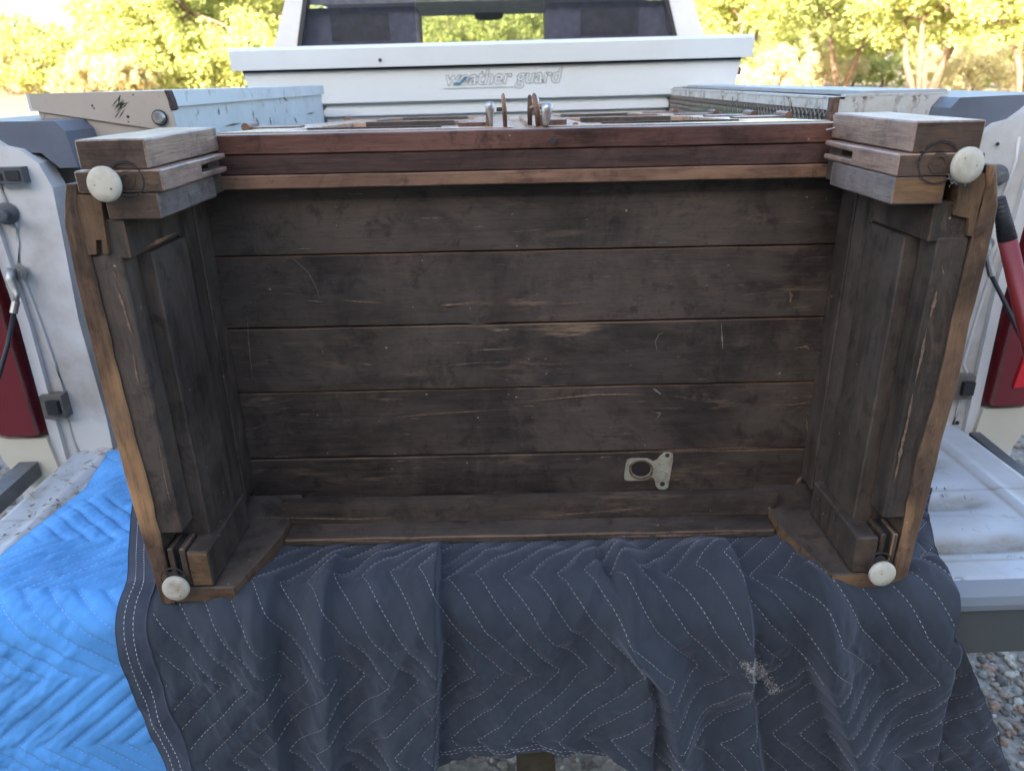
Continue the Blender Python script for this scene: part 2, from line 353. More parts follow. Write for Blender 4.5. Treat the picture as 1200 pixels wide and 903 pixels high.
# ------------------------------------------------------------ trees and shrubs beyond the clearing
def leafmat(name, c):
    m, n, b = new_mat(name)
    a = noise(n, coords(n), 1.3, 4); oi = N(n, 'ShaderNodeNewGeometry')
    cc = mix(n, ramp(n, a, [(.35, 0.0), (.65, 1.0)]), tuple(v*.6 for v in c), tuple(v*1.25 for v in c))
    cc = mix(n, mul(n, oi.outputs['Random Per Island'], .6), cc, tuple((v*1.5, v*1.35, v*.8)[i] for i, v in enumerate(c)))
    n.links.new(cc, b.inputs['Base Color']); b.inputs['Roughness'].default_value = .7
    tr = N(n, 'ShaderNodeBsdfTranslucent'); n.links.new(cc, tr.inputs[0]); ms = N(n, 'ShaderNodeMixShader'); ms.inputs[0].default_value = .35
    out = n.nodes['Material Output']; n.links.new(b.outputs[0], ms.inputs[1]); n.links.new(tr.outputs[0], ms.inputs[2]); n.links.new(ms.outputs[0], out.inputs[0]); return m
L_YEL = leafmat('yellow_green_leaves', (.46, .49, .18)); L_OLV = leafmat('olive_leaves', (.34, .38, .16)); L_TAN = leafmat('dry_tan_twigs', (.56, .50, .30)); L_GRN = leafmat('green_leaves', (.35, .39, .14))
BARK = plain('pale_brown_bark', (.22, .14, .085), .9, 0, .35, 9, .6)
def crown_mesh(blobs, n, size, seed, elong=1.0):
    r = np.random.RandomState(seed); w_ = np.array([b[3]**2 for b in blobs]); w_ = w_/w_.sum()
    # small sub-clumps inside each blob, so that light and dark tufts and gaps appear
    idx = r.choice(len(blobs), max(8, n//70), p=w_); cl = []
    for i in idx:
        bx, by, bz, br = blobs[i]; d = r.normal(size=3); d /= np.linalg.norm(d); rad = br*(.55+.45*r.rand()**.5)
        cl.append((bx+d[0]*rad, by+d[1]*rad, bz+d[2]*rad*.8, br*r.uniform(.16, .42)))
    cl = np.array(cl); k = r.randint(len(cl), size=n)
    d = r.normal(size=(n, 3)); d /= np.linalg.norm(d, axis=1, keepdims=True); rad = (r.rand(n)**.45)[:, None]
    c = cl[k, :3] + d*rad*cl[k, 3:4]
    a = r.normal(size=(n, 3)); a /= np.linalg.norm(a, axis=1, keepdims=True); b2 = np.cross(a, r.normal(size=(n, 3))); b2 /= np.linalg.norm(b2, axis=1, keepdims=True)
    s = size*(.5+r.rand(n, 1)); q = np.stack([c-a*s*elong, c+b2*s*.45, c+a*s*elong, c-b2*s*.45], 1).reshape(-1, 3)
    me = bpy.data.meshes.new('crown'); me.from_pydata(q.tolist(), [], np.arange(4*n).reshape(n, 4).tolist()); return me
def tree(name, x, y, h, rad, label, mat, seed, n=9000, size=.11, trunk=.16, stems=3, low=.25, group='trees beyond the clearing', squash=1.0, cat='tree'):
    r = random.Random(seed); z0 = float(gz(np.array([x]), np.array([y]))[0]) - .05
    t = empty(name, (x, y, z0), label, cat, group)
    blobs = []; nb = 9 if h > 2.5 else 6
    for i in range(nb):
        a = 2*math.pi*i/nb + r.uniform(-.4, .4); rr = rad*r.uniform(.3, .75); zz = z0 + h*(low + (1-low)*r.uniform(.25, .8))
        blobs.append((x+rr*math.cos(a), y+rr*math.sin(a)*.8, zz, rad*r.uniform(.34, .52)*squash))
    blobs.append((x, y, z0+h*.78, rad*.5))
    if low < .05 and cat == 'tree':
        for k in range(6): blobs.append((x+rad*(-1+.4*k), y-rad*r.uniform(.3, .6), z0+h*r.uniform(.1, .22), rad*.34))
    bm = bmesh.new()
    for s in range(stems):
        a = 2*math.pi*s/stems + r.uniform(-.5, .5); top = Vector((x+rad*.3*math.cos(a), y+rad*.3*math.sin(a), z0+h*.45))
        p0 = Vector((x+.06*math.cos(a)*stems*.5, y, z0-.15)); midp = p0.lerp(top, .5) + Vector((r.uniform(-.2, .2), r.uniform(-.1, .1), 0))*rad*.35
        tube(bm, [p0, midp, top], [trunk, trunk*.75, trunk*.5], 7)
        for b_i in range(s, len(blobs), stems):
            B = Vector(blobs[b_i][:3]); m2 = top.lerp(B, .5)+Vector((r.uniform(-.3, .3), 0, r.uniform(-.1, .3)))*rad*.25
            tube(bm, [top, m2, B], [trunk*.5, trunk*.32, trunk*.1], 5)
            for q in range(3):
                e = B + Vector((r.gauss(0, 1), r.gauss(0, 1), r.gauss(0, .7)))*blobs[b_i][3]*.7
                tube(bm, [m2.lerp(B, .6), e], [trunk*.16, trunk*.05], 4, False)
    obj('trunk' if cat == 'tree' else 'stems', bm, BARK, t, smooth=True)
    me = crown_mesh(blobs, n, size, seed); link_mesh('crown', me, t, [mat]); return t
def px_x(px, Y): return atY(px, 100, Y)[0]
T_ = 0
T = [ # px, Y, height, radius, material, label, n, stems, low
 (200, 33, 6.6, 4.2, L_YEL, 'dense bright yellow green tree behind the left toolbox', 34000, 3, .0),
 (158, 39, 5.0, 2.8, L_YEL, 'shorter yellow tree on the left flank of the dense bright one', 16000, 3, .0),
 (300, 37, 6.4, 3.6, L_YEL, 'yellow tree half hidden behind the left pillar of the cab', 22000, 3, .0),
 (30, 52, 4.0, 3.4, L_OLV, 'olive tree low against the open sky at the left edge', 12000, 2, .05),
 (-60, 50, 3.9, 3.4, L_OLV, 'olive tree just outside the left edge of the view', 8000, 2, .05),
 (450, 44, 6.6, 4.0, L_OLV, 'olive tree behind the left half of the cab window', 10000, 3, .05),
 (575, 40, 6.4, 4.2, L_GRN, 'green tree seen through the middle of the rear window', 16000, 3, .05),
 (700, 44, 6.6, 4.0, L_OLV, 'olive tree behind the right half of the cab window', 10000, 3, .05),
 (860, 40, 6.8, 3.8, L_YEL, 'yellow tree just right of the cab', 20000, 3, .1),
 (985, 33, 6.2, 3.2, L_GRN, 'darker green tree with a leaning limb over the mesh tray', 14000, 2, .2),
 (1085, 27, 5.6, 3.2, L_YEL, 'spreading tree with several forked trunks above the right bed rail', 14000, 5, .32),
 (1205, 25, 5.0, 2.6, L_YEL, 'tree with low leaning trunks at the right edge', 10000, 4, .3),
 (960, 50, 8.6, 4.6, L_YEL, 'tall yellow tree in the second row behind the mesh tray', 16000, 2, .1),
 (1075, 48, 8.6, 4.6, L_YEL, 'tall yellow tree in the second row behind the forked trunks', 16000, 2, .2),
 (1190, 46, 8.2, 4.6, L_YEL, 'tall yellow tree in the second row at the far right', 16000, 2, .2),
 (800, 52, 8.6, 4.4, L_OLV, 'tall olive tree in the second row behind the right cab pillar', 10000, 2, .1)]
for i, (px, Y_, h, r_, mt, lab, n, st, lo) in enumerate(T):
    tree('mesquite_tree', px_x(px, Y_), Y_, h, r_, lab, mt, 40+i, int(n*1.8), .045+.0010*Y_, .13 if st > 3 else .15, st, lo)
for i, px in enumerate(range(-120, 1330, 62)):
    tree('mesquite_thicket', px_x(px, 60), 60+(i % 3)*3, (3.0 if px < 150 else 9.6)+(i*37 % 10)*.12, 5.2, 'hazy scrub tree in the far row, %s from the left' % ('first second third fourth fifth sixth seventh eighth ninth tenth eleventh twelfth thirteenth fourteenth fifteenth sixteenth seventeenth eighteenth nineteenth twentieth twenty-first twenty-second twenty-third twenty-fourth'.split())[i], [L_OLV, L_YEL, L_GRN][i % 3], 300+i, 10000, .15, .12, 2, .0, 'far row of scrub trees')
S = [(15, 31, 1.5, 1.5, L_TAN, 'dry tan shrub at the left edge of the clearing'), (62, 33, 1.7, 1.6, L_TAN, 'tan shrub left of the bright tree'), (108, 30, 1.5, 1.5, L_TAN, 'dry brush directly above the beige toolbox end'),
 (150, 29, 1.3, 1.1, L_TAN, 'small brown brush under the bright tree'), (-45, 32, 1.6, 1.6, L_TAN, 'tan shrub beyond the left edge of the view'), (905, 31, 1.5, 1.6, L_TAN, 'tan shrub right of the white crossbed toolbox'),
 (965, 36, 1.9, 1.7, L_TAN, 'rounded dry shrub under the leaning limb'), (1030, 38, 1.8, 1.7, L_OLV, 'green shrub between the darker tree and the forked one'), (1140, 34, 2.0, 1.9, L_TAN, 'pale dry shrub between the two trunked trees'),
 (1110, 42, 2.2, 2.1, L_TAN, 'broad dry shrub far behind the forked trunks'), (1220, 33, 1.9, 1.8, L_TAN, 'dry shrub at the right edge'), (860, 35, 1.7, 1.7, L_GRN, 'low green shrub beside the end of the crossbed toolbox')]
for i, (px, Y_, h, r_, mt, lab) in enumerate(S):
    tree('shrub', px_x(px, Y_), Y_, h, r_, lab, mt, 90+i, 9000, .05, .03, 4, .0, 'dry shrubs round the clearing', 1.0, 'shrub')
# faint ridge on the horizon at the left
xs = np.linspace(-900, 900, 60); hh = 13 + 22*(fbm(xs*.006, xs*0, 3)+.35)
bm = bmesh.new(); a_ = [bm.verts.new((x, 900, -5)) for x in xs]; t_ = [bm.verts.new((x, 960, max(4, q))) for x, q in zip(xs, hh)]; c_ = [bm.verts.new((x, 1100, -5)) for x in xs]
for i in range(59): bm.faces.new((a_[i], a_[i+1], t_[i+1], t_[i])); bm.faces.new((t_[i], t_[i+1], c_[i+1], c_[i]))
o = obj('hills', bm, plain('distant_hill_scrub', (.30, .25, .19), .95, 0, .2, .05), smooth=True); o['kind'] = 'structure'

# ------------------------------------------------------------ the truck
PIV = Vector((.015, 1.2, 0))
TR = empty('pickup_truck', PIV, 'white pickup truck seen from behind with its tailgate lowered', 'pickup truck', rot=(0, math.radians(-.25), math.radians(.8)))
def tp(name, bm, m, parent=TR, **k): return obj(name, bm, m, parent, **k)
tp('bed_floor', nbox(-.80, .84, 1.36, 3.2, .78, .835), JAMB)
tp('bed_front_wall', nbox(-.80, .84, 3.2, 3.26, .78, 1.4), WHITE)
for sgn, xi, xo in ((-1, -.775, -.985), (1, .80, 1.02)):
    x = sorted((xi, xo))
    # side wall with rounded inner rear corner
    tp('bed_side', nbox(x[0]+(.05 if sgn < 0 else 0.035), x[1]-(.035 if sgn < 0 else .05), 1.335, 3.3, .70, 1.425), WHITE, bevel=.012)
    # jamb: the pressed post facing the tailgate opening
    s = sgn; P = lambda u, z: ((u if s > 0 else -u + .03), z)
    pts = [P(.80, .80), P(.795, .9), P(.80, 1.1), P(.79, 1.26), P(.787, 1.33), P(.80, 1.37), P(.825, 1.392), P(.85, 1.398), P(.868, 1.412), P(.885, 1.428), P(.925, 1.43), P(.932, 1.2), P(.932, .80)]
    j = tp('bed_post', xz(pts, 1.295, 1.338), JAMB, bevel=.006)
    # seam flange and weld seam down the post
    zz = [1.37, 1.33, 1.27, 1.24, 1.2, 1.16, 1.1, 1.02, .965, .94, .91, .86, .82]
    xx = [.868, .872, .862, .868, .878, .874, .868, .862, .858, .872, .868, .868, .862]
    tp('seam', tube(bmesh.new(), [(P(q, z)[0], 1.2935, z) for q, z in zip(xx, zz)], .0028, 6), JAMB, j, smooth=True)
    tp('flange', xz([P(.885, .80), P(.905, .80), P(.9, 1.1), P(.915, 1.42), P(.895, 1.42), P(.882, 1.1)], 1.284, 1.294), WHITE, j, bevel=.003)
    tp('tail_light', xz([P(.912, .888), P(.965, .888), P(1.0, .898), P(1.0, 1.33), P(.92, 1.33), P(.912, 1.25)], 1.262, 1.31), LENS, bevel=.008)
    tl = [c for c in TR.children if c.name.startswith('tail_light')][-1]
    tp('border', xz([P(.904, .879), P(.972, .879), P(1.005, .89), P(1.005, 1.34), P(.912, 1.34), P(.904, 1.25)], 1.285, 1.312), LENSD, tl, bevel=.003)
    if s > 0: tp('reflector', xz([P(.94, .925), P(.985, .93), P(.985, 1.02), P(.95, 1.02)], 1.258, 1.264), LENS2, tl, bevel=.002)
    tp('lower_panel', xz([P(.905, .876), P(.975, .876), P(1.005, .886), P(1.0, .84), P(.985, .80), P(.965, .775), P(.93, .765), P(.90, .765), P(.897, .80)], 1.275, 1.6), CREAM, bevel=.012, smooth=False)
    tp('bed_flank', nbox(*sorted((P(.965, 0)[0], P(1.0, 0)[0])), 1.3, 3.3, .60, 1.38), WHITE, bevel=.02)
    # rail cap
    tp('rail_cap', xz([P(.745, 1.36), P(.752, 1.418), P(.765, 1.434), P(.94, 1.437), P(.985, 1.425), P(.985, 1.395), P(.93, 1.39), P(.80, 1.385), P(.775, 1.36)], 1.31, 3.28), CAP, bevel=.004)
    # striker bolt: disc plate with a stub
    sb = atY(17, 246, 1.29) if s < 0 else atY(1176, 209, 1.29)
    bm = lathe([(.0, 0), (.0185, 0), (.0185, .004), (.014, .007), (.0075, .008), (.0075, .034), (.0095, .035), (.0095, .041), (.006, .042), (0, .042)], sb, (.32 if s < 0 else -.32, -.95, .03), 20)
    tp('striker_bolt', bm, GREYPL, smooth=False, bevel=0)
# left latch pocket and bumper
c = atY(23, 201, 1.29)
bm = nbox(c.x-.026, c.x+.026, 1.276, 1.296, c.z-.0125, c.z+.0125); o = tp('latch_pocket', bm, GREYPL, bevel=.004)
tp('recess', nbox(c.x-.001, c.x+.021, 1.2735, 1.277, c.z-.007, c.z+.008), RUBBER, o, bevel=.002)
tp('recess', nbox(c.x-.022, c.x-.008, 1.2735, 1.277, c.z-.007, c.z+.004), RUBBER, o, bevel=.002)
for px, py in ((76, 467), (1131, 455)):
    c = atY(px, py, 1.29); bm = nbox(c.x-.022, c.x+.018, 1.272, 1.297, c.z-.024, c.z+.022); o = tp('stop_bumper', bm, plain('grimy_steel', (.16, .145, .125), .6, .2), bevel=.005)
    bm = nbox(c.x-.008, c.x+.013, 1.262, 1.273, c.z-.012, c.z+.014); tp('rubber_pad', bm, RUBBER, o, bevel=.003)
for px, py, r in ((1149, 168, .004), (1178, 172, .003), (56, 512, .004), (20, 360, .003), (1128, 500, .004)):
    c = atY(px, py, 1.291); tp('bolt_hole', lathe([(0, 0), (r, 0), (r, .002), (0, .002)], c, (0, -1, 0), 12), RUBBER)
# cable bracket, crimp and support cable
def cable(bp, pts, crimp):
    c = atY(*bp, 1.275)
    b = tp('cable_bracket', tube(bmesh.new(), [c+Vector((0, .012, .004)), c+Vector((0, -.006, .004))], .012, 14), STEEL, bevel=.002)
    tp('eyelet', tube(bmesh.new(), [c+Vector((-.002, -.008, .014)), c+Vector((-.006, -.012, -.005)), c+Vector((0, -.016, -.03)), crimp[0]], [.007, .009, .006, .005], 8), STEEL, b, smooth=True)
    k = tp('support_cable', tube(bmesh.new(), pts, .0038, 8), RUBBER, smooth=True)
    tp('crimp', tube(bmesh.new(), [crimp[0], crimp[1]], .0062, 10), NICKEL, k)
c0 = atY(27, 348, 1.25); c1 = atY(24, 362, 1.243)
cable((29, 318), [c1, atY(17, 398, 1.21), atY(2, 450, 1.17), atY(-30, 520, 1.1), Vector((-.852, .98, .86))], (c0, c1))
c0 = atY(1165, 305, 1.25); c1 = atY(1170, 328, 1.24)
cable((1163, 292), [c1, atY(1182, 352, 1.22), atY(1203, 398, 1.18), Vector((.885, 1.05, .93)), Vector((.86, .97, .86))], (c0, c1))

# tailgate
TZ = .836; TX0, TX1 = -.845, .875
def tgz(X, Y):
    z = np.full_like(X, TZ)
    for yc, wd, am in ((.902, .020, -.008), (.955, .022, .004), (1.018, .022, -.009), (1.08, .022, .004), (1.14, .02, -.007), (1.2, .022, .004)):
        e = 1-sstep(.70, .76, np.abs(X-.015)+np.abs(Y-yc)*.6); z = z + am*np.exp(-((Y-yc)/wd)**4)*e
    z = z + .004*np.exp(-((np.abs(X-.015)-.79)/.008)**2)*sstep(.9, .92, Y)*(1-sstep(1.29, 1.3, Y))
    z = z + .0015*fbm(X*14, Y*14, 9)
    return z
nx, ny = 240, 120; X, Y = np.meshgrid(np.linspace(TX0, TX1, nx), np.linspace(.822, 1.355, ny)); Z = tgz(X, Y); Z[:, 0] -= .01; Z[:, -1] -= .01; Z[0] -= .002; Z[-1] -= .02
me = bpy.data.meshes.new('tailgate'); me.from_pydata(np.stack([X, Y, Z], -1).reshape(-1, 3).tolist(), [], [(j*nx+i, j*nx+i+1, (j+1)*nx+i+1, (j+1)*nx+i) for j in range(ny-1) for i in range(nx-1)])
for p in me.polygons: p.use_smooth = True
gr = np.zeros_like(X)
for yc in (.902, 1.018, 1.14): gr += np.exp(-((Y-yc)/.021)**4)*(.35+1.5*np.clip(fbm(X*16, Y*40, 61)+.3, 0, 1))*(1-sstep(.70, .78, np.abs(X-.015)))
gr += .9*np.exp(-((Y-1.052)/.0022)**2) + .8*np.exp(-((Y-.8635)/.002)**2) + .7*np.exp(-((np.abs(X-.015)-.775)/.004)**2)*sstep(.9, .92, Y)
gr += .8*sstep(.0, .25, fbm(X*9, Y*7, 77))*np.where(X < 0, 1.2, .35)
ga = me.attributes.new('grime', 'FLOAT', 'POINT'); ga.data.foreach_set('value', np.clip(gr, 0, 1).ravel().astype(np.float32))
tn = TGATE.node_tree; pb = tn.nodes['Principled BSDF']; src = pb.inputs['Base Color'].links[0].from_socket; at_ = tn.nodes.new('ShaderNodeAttribute'); at_.attribute_name = 'grime'
gn = noise(tn, coords(tn), 30, 6, .7); gm = mul(tn, at_.outputs['Fac'], ramp(tn, gn, [(.3, .45), (.6, 1.0)])); tn.links.new(mix(tn, gm, src, (.22, .175, .115)), pb.inputs['Base Color'])
tg = link_mesh('tailgate', me, TR, [TGATE])
tp('gate_body', nbox(TX0+.002, TX1-.002, .823, 1.35, .735, .822), WHITE, tg, bevel=.006)
tp('gate_edge', yz([(.8215, .8345), (.8215, .80), (.800, .80), (.798, .810), (.801, .822), (.812, .8325)], TX0, TX1), GATEEDGE, tg, bevel=.003)
tp('gate_skin', nbox(TX0+.004, TX1-.004, .806, .822, .722, .7995), GATEDARK, tg, bevel=.004)
tp('hinge_arm', prism([(-.965, 1.05, .77), (-.93, 1.05, .77), (-.90, 1.27, .80), (-.935, 1.27, .80)], (0, 0, .03)), plain('dark_hinge_steel', (.13, .13, .135), .5, .3), bevel=.005)
tp('hinge_arm', prism([(.905, 1.05, .77), (.93, 1.05, .77), (.905, 1.27, .80), (.885, 1.27, .80)], (0, 0, .03)), plain('dark_hinge_steel', (.10, .10, .105), .5, .3), bevel=.005)
# hitch, rear crossmember, wheels
tp('crossmember', nbox(-.7, .73, 1.22, 1.34, .50, .62), GREYPL, bevel=.01)
tp('hitch_bar', nbox(-.008, .054, .80, 1.3, .40, .46), plain('rusty_hitch_steel', (.12, .095, .06), .7, .2, .3, 30), bevel=.006)
tp('splash_guard', prism([(.60, .93, .62), (.70, .93, .63), (.70, .93, .52), (.66, .93, .49), (.60, .93, .50)], (0, .02, 0)), RUBBER, bevel=.003)
for sx_ in (-.84, .87):
    for sy_ in (2.35, 5.6):
        wh = tp('wheel', lathe([(.2, -.11), (.35, -.11), (.375, -.07), (.375, .07), (.35, .11), (.2, .11)], (sx_, sy_, .375), (1, 0, 0), 32), RUBBER)
        tp('rim', lathe([(0, -.09), (.2, -.1), (.2, .1), (0, .09)], (sx_, sy_, .375), (1, 0, 0), 24), STEEL, wh)
# cab
CY = 3.32
tp('cab_rear_wall', nbox(-.90, .86, CY, CY+.05, .6, 1.615), WHITE, bevel=.01)
for a0, a1, b0, b1 in ((-.905, -.80, -.80, -.735), (.735, .86, .66, .745)):
    tp('cab_pillar', xz([(a0, 1.60), (a1 if a0 < 0 else a1, 1.60), (b1, 1.86), (b0, 1.86)], CY-.004, CY+.10), WHITE, bevel=.008)
    x_ = a1 if a0 < 0 else a0; xt = b1 if a0 < 0 else b0; s_ = 1 if a0 < 0 else -1
    tp('window_seal', xz([(x_-.006*s_, 1.612), (x_+.012*s_, 1.612), (xt+.012*s_, 1.85), (xt-.006*s_, 1.85)], CY-.012, CY-.003), RUBBER)
tp('cab_roof', nbox(-.80, .75, CY-.01, 4.45, 1.855, 1.90), WHITE, bevel=.02)
tp('lower_seal', nbox(-.80, .735, CY-.012, CY-.003, 1.612, 1.622), RUBBER)
tp('cab_side', prism([(-.92, CY+.05, .6), (-.92, 5.0, .6), (-.92, 5.0, 1.25), (-.92, CY+.05, 1.25)], (.05, 0, 0)), WHITE); tp('cab_side', prism([(.85, CY+.05, .6), (.85, 5.0, .6), (.85, 5.0, 1.25), (.85, CY+.05, 1.25)], (.05, 0, 0)), WHITE)
tp('hood', nbox(-.88, .86, 5.0, 6.3, .6, 1.2), WHITE, bevel=.06)
tp('dashboard', nbox(-.86, .82, 4.55, 5.0, .8, 1.28), RUBBER, bevel=.03)
for xq in (-.74, .70): tp('front_pillar', prism([(xq-.03, 4.42, 1.87), (xq+.03, 4.42, 1.87), (xq+.05, 4.98, 1.2), (xq-.01, 4.98, 1.2)], (0, .05, 0)), WHITE)
SEAT = plain('grey_seat_cloth', (.22, .22, .27), .8, 0, .2, 30)
def glass(name, a, col, rough=.04):
    m, n, b = new_mat(name); tr = N(n, 'ShaderNodeBsdfTransparent'); gl = N(n, 'ShaderNodeBsdfGlossy'); gl.inputs['Roughness'].default_value = rough
    tr.inputs[0].default_value = (*col, 1); fz = N(n, 'ShaderNodeFresnel'); fz.inputs[0].default_value = 1.5
    ms = N(n, 'ShaderNodeMixShader'); n.links.new(fz.outputs[0], ms.inputs[0]); n.links.new(tr.outputs[0], ms.inputs[1]); n.links.new(gl.outputs[0], ms.inputs[2])
    n.links.new(ms.outputs[0], n.nodes['Material Output'].inputs[0]); return m
GL = glass('cab_glass', 0, (.86, .88, .86)); GLT = glass('tinted_cab_glass', 0, (.8, .82, .88))
for nm, pts, m in (('fixed_pane', [(-.79, 1.618), (-.32, 1.618), (-.32, 1.85), (-.735, 1.85)], GLT), ('sliding_pane', [(-.315, 1.618), (.195, 1.618), (.195, 1.85), (-.315, 1.85)], GL), ('fixed_pane', [(.20, 1.618), (.725, 1.618), (.665, 1.85), (.20, 1.85)], GLT)):
    tp(nm, xz(pts, CY+.012, CY+.016), m)
tp('glass_top_band', xz([(-.755, 1.772), (.69, 1.772), (.668, 1.852), (-.735, 1.852)], CY+.018, CY+.02), plain('pale_top_band', (.42, .40, .42), .6))  # plain pale band along the top of the rear glass
tp('windshield', prism([(-.70, 4.42, 1.85), (.66, 4.42, 1.85), (.72, 4.98, 1.2), (-.76, 4.98, 1.2)], (0, .005, 0)), GL)
# high seat backs with rounded corners fill both sides of the window
for x0, x1 in ((-.80, -.31), (.205, .74)):
    pts = []
    for cx, cz, a0 in ((x1-.03, 1.545, -90), (x1-.03, 1.735, 0), (x0+.03, 1.735, 90), (x0+.03, 1.545, 180)):
        for k in range(5): q = math.radians(a0+k*22.5); pts.append((cx+.03*math.cos(q), cz+.03*math.sin(q)))
    st = tp('seat_back', xz(pts, 3.40, 3.50), SEAT, bevel=.01)
    tp('headrest', nbox((x0+x1)/2-.12, (x0+x1)/2+.12, 3.395, 3.4005, 1.64, 1.74), plain('worn_seat_cloth', (.12, .115, .125), .8), st, bevel=.001)
tp('headliner', nbox(-.76, .70, CY+.09, 4.42, 1.80, 1.853), plain('pale_headliner', (.36, .33, .32), .9), bevel=.01)
mr = tp('mirror', xz([(x*.075+.035*0 + .0, z*.026+1.775) for x, z in [(math.copysign(abs(math.cos(t))**.5, math.cos(t)), math.copysign(abs(math.sin(t))**.6, math.sin(t))) for t in [2*math.pi*k/24 for k in range(24)]]], 4.28, 4.32), RUBBER)
c = atY(573, 17, 4.28); mr.data.transform(Matrix.Translation(Vector((c.x+.05, 0, c.z-1.775-.0))))
tp('stalk', tube(bmesh.new(), [Vector((c.x+.05, 4.32, c.z)), Vector((c.x+.05, 4.40, c.z+.05))], .008, 8), RUBBER, mr)

# ------------------------------------------------------------ crossbed toolbox with embossed lettering
XR = Matrix.Translation((0, 2.75, 0)) @ Matrix.Rotation(math.radians(-.35), 4, 'Y') @ Matrix.Rotation(math.radians(.5), 4, 'Z')
cb = empty('crossbed_toolbox', (0, 2.75, 0), 'long white steel toolbox spanning the bed below the rear window', 'toolbox', rot=XR.to_euler())
obj('body', xz([(-.885, 1.528), (.815, 1.528), (.80, 1.44), (.585, 1.44), (.585, 1.418), (-.64, 1.418), (-.64, 1.44), (-.865, 1.44)], 2.752, 3.2), TBOXN, cb, bevel=.004)
obj('lower_body', nbox(-.62, .57, 2.775, 3.18, .84, 1.4165), TBOXN, cb, bevel=.004)
obj('base_lip', nbox(-.625, .575, 2.76, 2.776, 1.375, 1.398), TBOXN, cb, bevel=.003)
obj('lid', yz([(2.728, 1.529), (2.722, 1.588), (2.732, 1.599), (3.21, 1.604), (3.21, 1.529)], -.912, .845), TBOXN, cb, bevel=.005)
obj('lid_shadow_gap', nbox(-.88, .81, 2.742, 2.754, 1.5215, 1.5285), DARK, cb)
obj('latch', nbox(-.905, -.888, 2.77, 2.80, 1.535, 1.575), RUBBER, cb, bevel=.003)
obj('lock', lathe([(0, 0), (.013, 0), (.013, .018), (0, .018)], (.81, 2.80, 1.487), (1, 0, 0), 14), plain('maroon_lock', (.14, .03, .04), .4), cb)
obj('rivet', lathe([(0, 0), (.006, 0), (.005, .002), (0, .003)], (-.41, 2.722, 1.55), (0, -1, .0), 12), RUBBER, cb)
EMB = plain('embossed_letter_edge', (.30, .33, .35), .5)
def text(body, size, loc, parent, shear=.0, w=None):
    cu = bpy.data.curves.new('lettering', 'FONT'); cu.body = body; cu.size = size; cu.shear = shear; cu.fill_mode = 'NONE'; cu.bevel_depth = .0009; cu.bevel_resolution = 0; cu.space_character = 1.02; cu.offset = .0015
    t = bpy.data.objects.new('lettering', cu); COL.objects.link(t); bpy.context.view_layer.update()
    dg = bpy.context.evaluated_depsgraph_get(); me = bpy.data.meshes.new_from_object(t.evaluated_get(dg)); bpy.data.objects.remove(t)
    v = np.array([p.co[:] for p in me.vertices]); sxx = w/(v[:, 0].max()-v[:, 0].min()); me.transform(Matrix.Diagonal((sxx, 1, 1, 1)))
    me.transform(Matrix.Translation(loc) @ Matrix.Rotation(math.radians(90), 4, 'X'))
    me.materials.clear(); o = link_mesh('lettering', me, parent, [EMB]); return o
a = atY(516, 101, 2.75); b = atY(653, 96, 2.75)
text('weather guard', .066, (a.x+.024, 2.7505, a.z+.004), cb, .25, b.x-a.x)
obj('underline', nbox(a.x+.02, a.x+.26, 2.7495, 2.7525, a.z-.008, a.z-.0055), EMB, cb)
obj('ink_mark', prism([(a.x+.055, 2.7485, a.z+.004), (a.x+.075, 2.7485, a.z+.002), (a.x+.105, 2.7485, a.z+.028), (a.x+.095, 2.7485, a.z+.03), (a.x+.075, 2.7485, a.z+.012), (a.x+.058, 2.7485, a.z+.012)], (0, .002, 0)), plain('blue_ink', (.05, .16, .24), .6), cb)

# ------------------------------------------------------------ left side toolbox
LB = empty('side_toolbox', (-.7, 1.4, .9), 'battered toolbox with beige end and pale blue side on the left bed rail', 'toolbox')
YB = 1.40
obj('body', xz([(-.822, 1.447), (-.597, 1.447), (-.597, .86), (-.775, .86), (-.79, 1.1)], YB, 2.585), TBOX, LB, bevel=.003)
obj('end_plate', xz([(-.8225, 1.4475), (-.5965, 1.4475), (-.5965, .86), (-.775, .86), (-.79, 1.1)], YB-.004, YB-.0005), TBEIGE, LB, bevel=.001)
obj('lid', xz([(-.838, 1.444), (-.838, 1.4725), (-.592, 1.4735), (-.590, 1.4465), (-.5975, 1.4465)], YB-.002, 2.60), TBOX, LB, bevel=.002)
pts = [atY(*p, YB-.009) for p in ((33, 110), (193, 106.5), (198, 122), (206, 148), (188, 152), (120, 142), (47, 131), (38, 128))]
obj('lid_end_flap', prism(pts, (0, .005, 0)), TBEIGE, LB, bevel=.0012)
c = atY(187, 138, YB-.012)
hb = obj('hinge_bolt', lathe([(0, 0), (.0115, 0), (.0115, .003), (.0085, .007), (0, .007)], c, (0, -1, 0), 20), STEEL, LB)
obj('washer', lathe([(0, -.001), (.0135, -.001), (.0135, .0015), (0, .0015)], c, (0, -1, 0), 20), RUBBER, hb)
c = atY(58.5, 141, YB-.0045); bm = bmesh.new(); tube(bm, [c+Vector((.0115*math.cos(t), 0, .0115*math.sin(t))) for t in [2*math.pi*k/20 for k in range(21)]], .0007, 4); obj('plug_ring', bm, TBEIGE, LB)
BLK = plain('black_scuff', (.035, .03, .03), .8)
rs = random.Random(5); bm = bmesh.new()
for k in range(16):
    p = atY(140+rs.gauss(0, 4), 124+rs.gauss(0, 4), YB-.0095); q = Vector((.007*rs.uniform(.4, 1.4), 0, .006*rs.uniform(.4, 1.4)))
    prism([p-q, p-q*.2+Vector((.0006, 0, -.0006)), p+q, p-q*.2-Vector((.0006, 0, -.0006))], (0, .0004, 0), bm)
